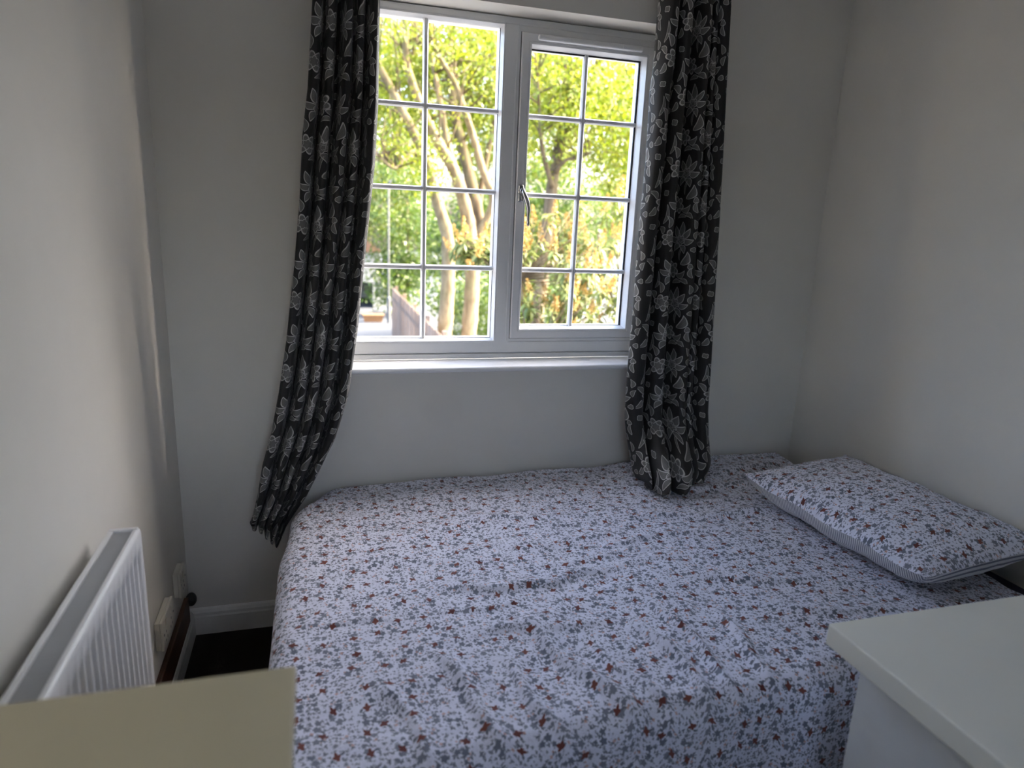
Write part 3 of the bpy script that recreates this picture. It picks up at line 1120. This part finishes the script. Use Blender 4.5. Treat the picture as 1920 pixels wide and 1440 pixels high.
# curtain pole just above the frame
pole = thing('curtain_pole', 'black metal curtain pole above the window', 'curtain pole', (1.14, -0.09, 2.295))
bm = bmesh.new()
add_tube(bm, [(0.30, -0.105, 2.300), (1.975, -0.105, 2.300)], 0.0095, 14)
rod = part(pole, 'rod', bm, BLACKM, smooth=True)
for x, s in ((0.30, -1), (1.975, 1)):
    bm = bmesh.new()
    add_tube(bm, [(x, -0.105, 2.300), (x + s * 0.006, -0.105, 2.300), (x + s * 0.007, -0.105, 2.300), (x + s * 0.022, -0.105, 2.300), (x + s * 0.034, -0.105, 2.300)],
             [0.0125, 0.0125, 0.010, 0.016, 0.006], 14)
    part(pole, 'finial', bm, BLACKM, rod, smooth=True)
    bm = bmesh.new()
    add_tube(bm, [(x - s * 0.11, -0.0005, 2.315), (x - s * 0.11, -0.11, 2.312)], 0.006, 10)
    add_disc(bm, (x - s * 0.11, -0.0005, 2.315), (0, -1, 0), 0.022, 0.005, 16)
    part(pole, 'bracket', bm, BLACKM)

# ------------------------------------------------------------------ cabinets in the foreground
WLAM = simple('white_laminate', (0.83, 0.805, 0.70), 0.42, var=0.03, scale=5)
WSIDE = simple('white_side_paint', (0.74, 0.74, 0.72), 0.55, var=0.05, bump=0.25, bscale=120)
rc = thing('cabinet', 'white cabinet with thick overhanging top in front of the bed, right corner', 'cabinet', (1.90, -1.75, 0.0))
part(rc, 'top', box((1.418, -2.02, 0.706), (2.440, -1.421, 0.752), 0.0035, 2), WLAM)
part(rc, 'side_panel', box((1.468, -1.990, 0.0), (1.486, -1.468, 0.6745), 0.001), WSIDE)
part(rc, 'side_panel', box((2.405, -1.990, 0.0), (2.425, -1.468, 0.6745), 0.001), WSIDE)
part(rc, 'side_rail', box((1.4715, -1.986, 0.6755), (1.486, -1.470, 0.7055), 0.001), WSIDE)
part(rc, 'back_panel', box((1.487, -1.480, 0.05), (2.404, -1.469, 0.705), 0.001), WSIDE)
part(rc, 'front_panel', box((1.487, -1.989, 0.05), (2.404, -1.972, 0.700), 0.001), WSIDE)
part(rc, 'plinth', box((1.487, -1.960, 0.0), (2.404, -1.944, 0.0498), 0.001), WSIDE)

CREAM = simple('cream_laminate', (0.54, 0.47, 0.30), 0.5, var=0.04, scale=6)
lc = thing('cabinet', 'cream topped cabinet in the left foreground beside the radiator', 'cabinet', (0.21, -1.9, 0.0))
part(lc, 'top', box((0.004, -2.12, 0.930), (0.4275, -1.610, 0.950), 0.003, 2), CREAM)
part(lc, 'side_panel', box((0.010, -2.10, 0.0), (0.028, -1.622, 0.9297), 0.001), CREAM)
part(lc, 'side_panel', box((0.402, -2.10, 0.0), (0.420, -1.622, 0.9297), 0.001), CREAM)
part(lc, 'back_panel', box((0.029, -1.636, 0.04), (0.401, -1.626, 0.929), 0.001), CREAM)
part(lc, 'front_panel', box((0.029, -2.098, 0.04), (0.401, -2.082, 0.925), 0.001), CREAM)
part(lc, 'plinth', box((0.029, -2.07, 0.0), (0.401, -2.055, 0.0398), 0.001), CREAM)

# ------------------------------------------------------------------ outdoors
GZ = -2.70


def at(ratio, y):
    """world point in the direction (dx/dy, dz/dy) seen from the window side, at depth y."""
    k = y - CAM.y
    return Vector((CAM.x + ratio[0] * k, y, CAM.z + ratio[1] * k))


def leaf_material(name, c0, c1, c2, trans=0.45):
    m = NT(name)
    geo = m.n('ShaderNodeNewGeometry')
    r = geo.outputs['Random Per Island']
    col = m.mix(m.rng(r, 0.0, 0.5, 0, 1), c0, c1)
    col = m.mix(m.rng(r, 0.55, 1.0, 0, 1), col, c2)
    d = m.n('ShaderNodeBsdfDiffuse')
    t = m.n('ShaderNodeBsdfTranslucent')
    gl = m.n('ShaderNodeBsdfGlossy')
    gl.inputs['Roughness'].default_value = 0.45
    m.put(d.inputs[0], col)
    m.put(t.inputs[0], col)
    mx = m.n('ShaderNodeMixShader')
    mx.inputs[0].default_value = trans
    m.put(mx.inputs[1], d.outputs[0])
    m.put(mx.inputs[2], t.outputs[0])
    m2 = m.n('ShaderNodeMixShader')
    m2.inputs[0].default_value = 0.05
    m.put(m2.inputs[1], mx.outputs[0])
    m.put(m2.inputs[2], gl.outputs[0])
    m.surface(m2.outputs[0])
    return m.mat


def bark_material(name, c0, c1):
    m = NT(name)
    co = m.coord('Object')
    a = m.noise(m.vm('MULTIPLY', co, (9.0, 9.0, 2.2)), 1.0, 5.0, 0.65)
    b = m.noise(co, 2.2, 2.0)
    col = m.mix(m.rng(a, 0.35, 0.65, 0, 1), c0, c1)
    col = m.mix(m.rng(b, 0.5, 0.75, 0, 0.5), col, (0.14, 0.14, 0.06))
    m.principled(col, 0.85, 0.0, m.bump(a, 0.6, 0.03), 0.2)
    return m.mat


LEAF_Y = leaf_material('leaf_yellow_green', (0.110, 0.170, 0.006), (0.18, 0.235, 0.008), (0.265, 0.27, 0.016))
LEAF_G = leaf_material('leaf_mid_green', (0.040, 0.085, 0.008), (0.075, 0.135, 0.013), (0.13, 0.18, 0.022))
LEAF_S = leaf_material('leaf_glossy_shrub', (0.075, 0.115, 0.030), (0.14, 0.17, 0.030), (0.20, 0.21, 0.06), 0.3)
FLOWER = leaf_material('flower_orange_cream', (0.32, 0.18, 0.03), (0.36, 0.23, 0.05), (0.38, 0.28, 0.10), 0.3)
BARK = bark_material('bark_pale', (0.13, 0.095, 0.055), (0.28, 0.225, 0.135))
BARKD = bark_material('bark_brown', (0.07, 0.050, 0.03), (0.15, 0.115, 0.07))


def leaves_mesh(name, centres, length, width, rng, droop=0.35):
    """diamond leaves folded along the midrib, one island each."""
    n = len(centres)
    c = np.asarray(centres)
    d = rng.normal(size=(n, 3))
    d[:, 2] -= droop
    d /= np.linalg.norm(d, axis=1)[:, None]
    nn = rng.normal(size=(n, 3)) * 0.7
    nn[:, 2] += 0.8
    nn[:, 1] -= 0.35
    s = np.cross(d, nn)
    s /= np.linalg.norm(s, axis=1)[:, None] + 1e-9
    up = np.cross(s, d)
    ln = length * rng.uniform(0.65, 1.35, n)[:, None]
    wd = width * rng.uniform(0.7, 1.3, n)[:, None]
    v = np.stack([c - d * ln * 0.5, c + s * wd * 0.5 + up * wd * 0.12, c + d * ln * 0.5, c - s * wd * 0.5 + up * wd * 0.12], axis=1)
    verts = v.reshape(-1, 3)
    me = bpy.data.meshes.new(name)
    base = np.arange(n)[:, None] * 4
    tris = np.concatenate([base + [0, 1, 2], base + [0, 2, 3]], axis=1).reshape(-1, 3)
    me.vertices.add(n * 4)
    me.vertices.foreach_set('co', verts.ravel())
    me.loops.add(n * 6)
    me.loops.foreach_set('vertex_index', tris.ravel().astype(np.int32))
    me.polygons.add(n * 2)
    me.polygons.foreach_set('loop_start', np.arange(n * 2, dtype=np.int32) * 3)
    me.update(calc_edges=True)
    return me


def clumps(rng, centre, radii, n_clump, per, spread, shell=0.55):
    out = []
    for _ in range(n_clump):
        v = rng.normal(size=3)
        v /= np.linalg.norm(v)
        k = rng.uniform(shell, 1.0) if rng.random() < 0.8 else rng.uniform(0.0, 1.0)
        c = np.array(centre) + v * k * np.array(radii)
        out.append(c + rng.normal(size=(per, 3)) * spread * np.array([1, 1, 0.7]))
    return np.concatenate(out)


def limb(root, name, pts, ys, r0_, r1_, mat, seg=10):
    """limb through sight-line ratios at given depths."""
    P = [at(p, y) for p, y in zip(pts, ys)]
    # resample smoothly
    Q = []
    for i in range(len(P) - 1):
        p0, p1, p2, p3 = P[max(i - 1, 0)], P[i], P[i + 1], P[min(i + 2, len(P) - 1)]
        for k in range(4):
            t = k / 4
            Q.append(0.5 * ((2 * p1) + (-p0 + p2) * t + (2 * p0 - 5 * p1 + 4 * p2 - p3) * t * t + (-p0 + 3 * p1 - 3 * p2 + p3) * t ** 3))
    Q.append(P[-1])
    rad = [(r0_ + (r1_ - r0_) * i / (len(Q) - 1)) * (1 + 0.06 * math.sin(i * 2.3)) for i in range(len(Q))]
    bm = bmesh.new()
    add_tube(bm, Q, rad, seg)
    return part(root, name, bm, mat, smooth=True), Q


def twigs(bm, Q, n, ln, r, rng, up=0.5):
    ends = []
    for _ in range(n):
        k = rng.integers(len(Q) // 3, len(Q))
        p = Q[k]
        d = Vector(rng.normal(size=3))
        d.z = abs(d.z) * 0.6 + up
        d.normalize()
        L = ln * rng.uniform(0.5, 1.2)
        d2 = (d + Vector(rng.normal(size=3)) * 0.35).normalized()
        pts = [p, p + d * L * 0.5, p + d * L * 0.5 + d2 * L * 0.5]
        add_tube(bm, pts, [r, r * 0.65, r * 0.25], 5)
        ends += [pts[1], pts[2]]
    return ends


# ground
GRND = NT('drive_and_verge')
_co = GRND.coord('Object')
_f = GRND.noise(_co, 30.0, 4.0)
GRND.principled(GRND.mix(_f, (0.052, 0.059, 0.071), (0.080, 0.089, 0.101)), 0.85)
struct(obj('ground', box((-40, -50, GZ - 0.3), (50, 80, GZ)), GRND.mat), 'pale grey tarmac drive outside the window', 'ground')

# timber fence running away from the house
FX = 2.92
fence = thing('fence', 'weathered brown timber fence of upright boards beside the drive', 'fence', (FX, 15.0, GZ))
FW = NT('fence_timber')
_co = FW.coord('Object')
_oi = FW.n('ShaderNodeObjectInfo')
_n = FW.noise(FW.vm('MULTIPLY', _co, (12.0, 12.0, 1.5)), 1.0, 4.0)
_c = FW.mix(_n, (0.13, 0.085, 0.058), (0.22, 0.155, 0.115))
FW.principled(FW.mix(FW.m('MULTIPLY', _oi.outputs['Random'], 0.6), _c, (0.23, 0.19, 0.165)), 0.85)
bme = bpy.data.meshes.new('board')
_b = bmesh.new()
add_prism(_b, [(-0.074, 0.0), (0.074, 0.0), (0.074, 1.74), (0.05, 1.79), (-0.05, 1.79), (-0.074, 1.74)], 'x', -0.011, 0.011)
_b.to_mesh(bme)
_b.free()
bme.materials.append(FW.mat)
yb = 9.2
k = 0
while yb < 20.6:
    o = bpy.data.objects.new('board', bme)
    link(o, fence)
    o.location = (0.013 * (k % 2) + 0.004 * math.sin(k * 1.7), yb - 15.0, 0.02 + 0.02 * math.sin(k * 2.9))
    yb += 0.172
    k += 1
for z in (0.35, 1.45):
    part(fence, 'rail', box((FX + 0.026, 9.15, GZ + z), (FX + 0.075, 20.6, GZ + z + 0.09)), FW.mat)
for yy in np.arange(9.3, 20.7, 2.25):
    part(fence, 'post', box((FX + 0.0755, yy, GZ), (FX + 0.175, yy + 0.1, GZ + 1.85), 0.006), FW.mat)

# lamp post behind the fence end
STEEL = simple('galvanised_steel', (0.13, 0.133, 0.133), 0.5, 0.3)
lp = thing('lamp_post', 'slim grey lamp post standing behind the far end of the fence', 'lamp post', (CAM.x + 0.1015 * 26.9, 24.5, GZ))
LX = CAM.x + 0.1015 * 26.9
bm = bmesh.new()
add_tube(bm, [(LX, 24.5, GZ), (LX, 24.5, GZ + 1.0), (LX, 24.5, GZ + 1.05), (LX, 24.5, GZ + 5.2)], [0.07, 0.07, 0.038, 0.032], 12)
part(lp, 'column', bm, STEEL)
bm = bmesh.new()
add_tube(bm, [(LX, 24.5, GZ + 5.2), (LX, 24.3, GZ + 5.32), (LX, 23.8, GZ + 5.36)], [0.04, 0.05, 0.07], 10, 0.6)
part(lp, 'lantern', bm, STEEL)

# white garage at the end of the drive
RENDW = simple('white_render', (0.42, 0.42, 0.41), 0.85, var=0.04, scale=3)
gar = thing('garage', 'white rendered garage with dark open doorway at the end of the drive', 'building', (1.6, 31.0, GZ))
part(gar, 'front_wall', box((-0.6, 29.0, GZ + 1.15), (3.25, 29.2, GZ + 2.5)), RENDW)
part(gar, 'pier', box((-0.6, 29.0, GZ), (-0.2, 29.2, GZ + 1.149)), RENDW)
part(gar, 'pier', box((2.95, 29.0, GZ), (3.25, 29.2, GZ + 1.149)), RENDW)
part(gar, 'side_wall', box((3.05, 29.201, GZ), (3.25, 33.0, GZ + 2.5)), RENDW)
part(gar, 'side_wall', box((-0.6, 29.201, GZ), (-0.4, 33.0, GZ + 2.5)), RENDW)
part(gar, 'back_wall', box((-0.39, 32.8, GZ), (3.04, 33.0, GZ + 2.5)), RENDW)
bm = bmesh.new()
add_prism(bm, [(-0.8, GZ + 2.501), (3.45, GZ + 2.501), (1.325, GZ + 3.9)], 'y', 28.8, 33.2)
part(gar, 'roof', bm, simple('roof_tiles', (0.30, 0.16, 0.11), 0.8, var=0.2))
kb = obj('kerb', box((-1.0, 26.9, GZ), (2.75, 27.15, GZ + 0.16), 0.02), simple('kerb_stone', (0.55, 0.50, 0.40), 0.8))
tag(kb, 'low tan stone kerb across the end of the drive', 'kerb')
pl = thing('planter', 'long terracotta planter standing on the drive in front of the kerb', 'planter', (2.62, 24.9, GZ))
bm = bmesh.new()
add_loft(bm, [[(2.28, 24.78, GZ), (2.96, 24.78, GZ), (2.96, 25.02, GZ), (2.28, 25.02, GZ)],
              [(2.22, 24.74, GZ + 0.24), (3.02, 24.74, GZ + 0.24), (3.02, 25.06, GZ + 0.24), (2.22, 25.06, GZ + 0.24)]])
part(pl, 'trough', bm, simple('terracotta', (0.26, 0.13, 0.055), 0.8))
part(pl, 'rim', box((2.20, 24.72, GZ + 0.2405), (3.04, 25.08, GZ + 0.30), 0.01), simple('terracotta_rim', (0.28, 0.15, 0.07), 0.8))


def bush(name, label, blobs, mat, per, spread, ln, wd, group, stem=True):
    c0 = Vector(blobs[0][0])
    t = thing(name, label, 'shrub' if 'shrub' in name else 'tree', (c0.x, c0.y, GZ), group=group)
    pts = np.concatenate([clumps(RNG, b[0], b[1], b[2], per, spread) for b in blobs])
    pts = pts[pts[:, 2] > GZ + 0.05]
    me = leaves_mesh('foliage', pts, ln, wd, RNG)
    stuff(part(t, 'foliage', me, mat))
    bm = bmesh.new()
    for b in blobs:
        c = Vector(b[0])
        base = Vector((c0.x + 0.3 * (c.x - c0.x), c0.y + 0.3 * (c.y - c0.y), GZ))
        add_tube(bm, [base, base.lerp(c, 0.5) + Vector((0.1, 0, 0)), c + Vector((0, 0, b[1][2] * 0.5))], [0.09, 0.06, 0.02], 7)
    part(t, 'stem', bm, BARKD, smooth=True)
    return t


HG = 'garden greenery beyond the fence'
bush('laurel_shrub', 'mid green leafy shrub just behind the timber fence', [((5.2, 18.5, -1.4), (1.2, 1.6, 1.4), 70), ((6.3, 17.0, -1.2), (1.4, 1.6, 1.6), 70)], LEAF_G, 60, 0.26, 0.13, 0.06, HG)
bush('hedge_tree', 'tall mid green tree behind the lamp post', [((4.2, 27.0, 1.2), (2.2, 1.6, 2.8), 110), ((3.9, 26.6, -1.2), (1.1, 1.2, 1.3), 50)], LEAF_G, 70, 0.36, 0.17, 0.09, HG)
bush('hedge_tree', 'broad green tree filling the gap behind the twin trunks', [((6.4, 21.4, 0.2), (2.6, 1.2, 2.6), 120), ((9.0, 21.2, 0.6), (2.4, 1.2, 3.0), 110)], LEAF_G, 70, 0.36, 0.17, 0.09, HG)
bush('far_tree', 'distant yellow green tree filling the upper left panes', [((3.4, 38.0, 7.2), (4.2, 2.0, 7.2), 420)], LEAF_Y, 60, 0.55, 0.26, 0.14, HG)
bush('far_tree', 'distant yellow green tree behind the window mullion', [((14.2, 46.5, 8.6), (5.6, 2.2, 8.6), 500)], LEAF_Y, 60, 0.55, 0.26, 0.14, HG)
bush('far_tree', 'distant yellow green tree filling the upper right panes', [((21.2, 38.0, 6.8), (5.0, 2.2, 7.2), 460)], LEAF_Y, 60, 0.55, 0.26, 0.14, HG)

bush('far_tree', 'distant green tree standing behind the white garage', [((-5.5, 46.0, 4.4), (5.0, 2.0, 5.6), 220)], LEAF_G, 60, 0.55, 0.26, 0.14, HG)
bush('far_tree', 'distant green tree farthest left beyond the drive', [((-16.0, 37.0, 3.6), (5.0, 2.2, 5.0), 200)], LEAF_G, 60, 0.55, 0.26, 0.14, HG)

# ---- the large twin-trunked tree
big = thing('twin_trunk_tree', 'large pale barked tree with two straight trunks and spreading limbs', 'tree', (3.7, 14.0, GZ))
base1, base2 = (0.1842, -0.26), (0.2208, -0.26)
t1 = [base1, (0.1846, -0.1839), (0.1875, -0.1194), (0.1881, -0.0723), (0.1857, -0.0263), (0.1708, 0.0181), (0.1548, 0.0755), (0.1283, 0.1231), (0.1064, 0.1624), (0.085, 0.20), (0.07, 0.25)]
t2 = [base2, (0.2217, -0.1842), (0.2248, -0.1191), (0.2243, -0.0715), (0.2188, -0.0175), (0.2098, 0.0199), (0.1972, 0.0563), (0.1812, 0.0844), (0.1633, 0.1117), (0.1465, 0.1453), (0.1279, 0.1913), (0.1241, 0.2372), (0.122, 0.31)]
t3 = [(0.2245, -0.0715), (0.2330, -0.02), (0.2301, 0.0058), (0.2167, 0.0574), (0.2039, 0.1003), (0.1913, 0.1489), (0.1864, 0.2036), (0.184, 0.28)]
t4 = [(0.2300, -0.03), (0.2537, 0.022), (0.2362, 0.0659), (0.219, 0.1157), (0.2082, 0.1433), (0.1906, 0.1835), (0.1677, 0.2152), (0.1526, 0.2534)]
t5 = [(0.1548, 0.0755), (0.135, 0.085), (0.112, 0.062), (0.09, 0.075)]
t6 = [(0.2301, 0.0058), (0.238, 0.06), (0.248, 0.12), (0.262, 0.18), (0.27, 0.25)]
t7 = [(0.1972, 0.0563), (0.182, 0.108), (0.170, 0.165), (0.160, 0.215), (0.158, 0.29)]
allQ = []
for nm, P, ya, yb_, ra, rb, mt in (('trunk', t1, 14.0, 12.4, 0.205, 0.05, BARK), ('trunk', t2, 14.2, 12.6, 0.215, 0.05, BARK), ('limb', t3, 14.2, 14.9, 0.20, 0.07, BARKD),
                                   ('limb', t4, 14.2, 13.0, 0.115, 0.04, BARK), ('limb', t5, 13.0, 12.5, 0.07, 0.03, BARK), ('limb', t6, 14.5, 15.0, 0.09, 0.03, BARKD), ('limb', t7, 13.5, 13.8, 0.10, 0.03, BARK)):
    ys = [ya + (yb_ - ya) * i / (len(P) - 1) for i in range(len(P))]
    _, Q = limb(big, nm, P, ys, ra, rb, mt)
    allQ.append(Q)
bm = bmesh.new()
ends = []
for Q in allQ:
    ends += twigs(bm, Q[len(Q) // 3:], 16, 1.5, 0.028, RNG)
part(big, 'twigs', bm, BARKD, smooth=True)
pts = [np.array(e) + RNG.normal(size=(11, 3)) * 0.22 for e in ends]
pts.append(clumps(RNG, (3.2, 15.4, 4.8), (2.9, 1.0, 2.3), 190, 62, 0.30, 0.2))
pts.append(clumps(RNG, (5.6, 15.2, 4.8), (2.2, 1.0, 2.3), 140, 62, 0.30, 0.2))
pts.append(clumps(RNG, (3.4, 12.2, 5.0), (2.4, 0.8, 0.9), 34, 40, 0.28, 0.2))
pts.append(clumps(RNG, (2.4, 12.8, 2.6), (1.0, 1.0, 0.9), 16, 40, 0.22, 0.2))
pts = np.concatenate(pts)
stuff(part(big, 'foliage', leaves_mesh('foliage', pts, 0.105, 0.052, RNG), LEAF_Y))

# ---- second tree behind the shrub, seen through the casement
sec = thing('slender_tree', 'slender brown trunked tree behind the flowering shrub', 'tree', (5.0, 10.5, GZ))
r1 = [(0.325, -0.32), (0.330, -0.16), (0.3362, -0.053), (0.3431, 0.0492), (0.3488, 0.0951), (0.358, 0.1478), (0.3589, 0.1987), (0.3572, 0.2621), (0.36, 0.34)]
r2 = [(0.3431, 0.0492), (0.330, 0.085), (0.322, 0.115), (0.318, 0.15), (0.312, 0.20)]
r3 = [(0.3455, 0.07), (0.362, 0.088), (0.380, 0.092), (0.40, 0.10)]
r4 = [(0.355, 0.13), (0.375, 0.16), (0.395, 0.21), (0.41, 0.26)]
sQ = []
for nm, P, ya, yb_, ra, rb in (('trunk', r1, 10.5, 10.8, 0.155, 0.06), ('limb', r2, 10.5, 10.0, 0.055, 0.02), ('limb', r3, 10.5, 10.2, 0.05, 0.015), ('limb', r4, 10.6, 10.4, 0.05, 0.015)):
    ys = [ya + (yb_ - ya) * i / (len(P) - 1) for i in range(len(P))]
    _, Q = limb(sec, nm, P, ys, ra, rb, BARKD)
    sQ.append(Q)
bm = bmesh.new()
ends = []
for Q in sQ:
    ends += twigs(bm, Q[len(Q) // 3:], 14, 1.1, 0.02, RNG)
part(sec, 'twigs', bm, BARKD, smooth=True)
pts = [np.array(e) + RNG.normal(size=(20, 3)) * 0.22 for e in ends]
pts.append(clumps(RNG, (5.3, 10.6, 3.7), (1.9, 1.2, 1.3), 110, 60, 0.25, 0.2))
pts.append(clumps(RNG, (6.9, 11.4, 4.0), (1.3, 0.9, 1.4), 80, 60, 0.26, 0.2))
pts.append(clumps(RNG, (6.4, 10.4, 2.6), (1.0, 1.0, 1.0), 45, 60, 0.24, 0.2))
pts = np.concatenate(pts)
stuff(part(sec, 'foliage', leaves_mesh('foliage', pts, 0.095, 0.045, RNG), LEAF_Y))

# ---- flowering shrub close to the window
shr = thing('flowering_shrub', 'flowering shrub with long glossy leaves and orange cream panicles near the window', 'shrub', (2.95, 4.3, GZ))
SO = Vector(shr.location)


def shrub_leaf_mesh(name, L=0.105, Wd=0.032):
    sec_ = [(0.0, 0.05, 0.0), (0.22, 0.75, 0.006), (0.5, 1.0, 0.004), (0.78, 0.62, -0.006), (1.0, 0.04, -0.022)]
    bm = bmesh.new()
    rows = []
    for t, w, z in sec_:
        rows.append([bm.verts.new((-Wd * w * 0.5, t * L, z + Wd * 0.16 * w)), bm.verts.new((0, t * L, z)), bm.verts.new((Wd * w * 0.5, t * L, z + Wd * 0.16 * w))])
    for a, b in zip(rows, rows[1:]):
        bm.faces.new((a[0], a[1], b[1], b[0]))
        bm.faces.new((a[1], a[2], b[2], b[1]))
    me = bpy.data.meshes.new(name)
    bm.to_mesh(me)
    bm.free()
    me.shade_smooth()
    return me


def leaf_obj_material(name, c0, c1, c2):
    m = NT(name)
    r = m.n('ShaderNodeObjectInfo').outputs['Random']
    col = m.mix(m.rng(r, 0.0, 0.5, 0, 1), c0, c1)
    col = m.mix(m.rng(r, 0.5, 1.0, 0, 1), col, c2)
    p = m.principled(col, 0.5, 0.0, None, 0.3)
    return m.mat


LEAF_P = leaf_obj_material('leaf_glossy', (0.075, 0.115, 0.035), (0.145, 0.175, 0.030), (0.21, 0.22, 0.07))
lm = shrub_leaf_mesh('leaf')
lm.materials.append(LEAF_P)
# panicle: upright cone of many small florets
pms = []
for s in range(3):
    n = 110
    z = RNG.uniform(0, 1, n)
    ang = RNG.uniform(0, 2 * PI, n)
    rad = (1 - z * 0.85) * 0.045 * RNG.uniform(0.4, 1.0, n)
    P = np.stack([rad * np.cos(ang), rad * np.sin(ang), z * 0.15], axis=1)
    me = leaves_mesh('panicle', P, 0.020, 0.014, RNG, -0.4)
    me.materials.append(FLOWER)
    pms.append(me)

tips = []
def dome(cx, cy, zc, rx, ry, rz, n):
    for _ in range(n):
        v = Vector(RNG.normal(size=3)).normalized()
        k = RNG.uniform(0.55, 1.0)
        p = Vector((cx + v.x * rx * k, cy + v.y * ry * k, zc + v.z * rz * k))
        d = (v + Vector((0, -0.15, 0.7))).normalized()
        tips.append((p, d))
dome(2.78, 4.35, 0.60, 0.55, 0.55, 1.10, 100)
dome(3.35, 4.45, 0.70, 0.55, 0.60, 1.25, 110)
dome(3.05, 4.30, -0.7, 0.85, 0.7, 0.9, 34)
dome(2.02, 4.25, 1.20, 0.44, 0.25, 0.17, 26)
dome(3.75, 4.6, 1.0, 0.35, 0.45, 1.1, 40)
bm = bmesh.new()
leafs = []
root0 = Vector((2.95, 4.3, GZ))
mains = [Vector((2.6, 4.3, 0.0)), Vector((3.0, 4.4, 0.3)), Vector((3.4, 4.4, 0.2)), Vector((2.45, 4.25, 0.9)), Vector((3.75, 4.55, 0.5)), Vector((2.66, 4.0, 0.4))]
for q in mains:
    add_tube(bm, [root0, root0.lerp(q, 0.55) + Vector((0.05, 0, 0)), q], [0.030, 0.018, 0.009], 7)
for p, d in tips:
    q = min(mains, key=lambda m_: (m_ - p).length)
    add_tube(bm, [q, q.lerp(p, 0.6) + Vector((0, 0, -0.04)), p], [0.007, 0.005, 0.003], 5)
    for k in range(13):
        a = k * 2.4 + RNG.uniform(-0.4, 0.4)
        el = RNG.uniform(-0.7, 0.7)
        side = d.orthogonal().normalized()
        rot = Matrix.Rotation(a, 3, d)
        o_ = (rot @ side) * math.cos(el) + d * math.sin(el) * 0.7
        dirv = (o_ + Vector((0, 0, -0.25))).normalized()
        pos = p - d * RNG.uniform(0, 0.16)
        leafs.append((pos, dirv, RNG.uniform(0.8, 1.35)))
part(shr, 'stems', bm, BARKD, smooth=True)


def leaf_matrix(pos, dirv, s):
    y = dirv
    x = y.cross(Vector((0.1, -0.2, 1.0))).normalized()
    z = x.cross(y)
    M = Matrix(((x.x, y.x, z.x, pos.x), (x.y, y.y, z.y, pos.y), (x.z, y.z, z.z, pos.z), (0, 0, 0, 1)))
    return M @ Matrix.Scale(s, 4)


def seen(p):
    """sight line from the viewer through the casement or fixed light."""
    k = (0.15 - CAM.y) / (p.y - CAM.y)
    x, z = CAM.x + (p.x - CAM.x) * k, CAM.z + (p.z - CAM.z) * k
    return (0.62 < x < 1.10 or 1.24 < x < 1.64) and 1.08 < z < 2.1


leafs.sort(key=lambda l: (not seen(l[0]), l[0].y))
for pos, dirv, s in leafs[:300]:
    o = bpy.data.objects.new('leaf', lm)
    link(o, shr)
    o.matrix_local = Matrix.Translation(-SO) @ leaf_matrix(pos, dirv, s)
src = np.array([v.co for v in lm.vertices])
fcs = [list(p.vertices) for p in lm.polygons]
V, Fs = [], []
for pos, dirv, s in leafs[300:]:
    M = np.array(leaf_matrix(pos, dirv, s))
    b0 = len(V) * len(src)
    V.append(src @ M[:3, :3].T + M[:3, 3])
    Fs += [[b0 + i for i in f] for f in fcs]
me = bpy.data.meshes.new('foliage')
me.from_pydata([tuple(p) for a in V for p in a], [], Fs)
me.shade_smooth()
stuff(part(shr, 'foliage', me, LEAF_S))
for i, (p, d) in enumerate(tips):
    if i % 5 < 4:
        o = bpy.data.objects.new('flower_panicle', pms[i % 3])
        link(o, shr)
        q = (d + Vector((0, 0, 0.5))).normalized().to_track_quat('Z', 'Y')
        o.matrix_local = Matrix.Translation(p - SO) @ q.to_matrix().to_4x4() @ Matrix.Scale(RNG.uniform(0.85, 1.35), 4)
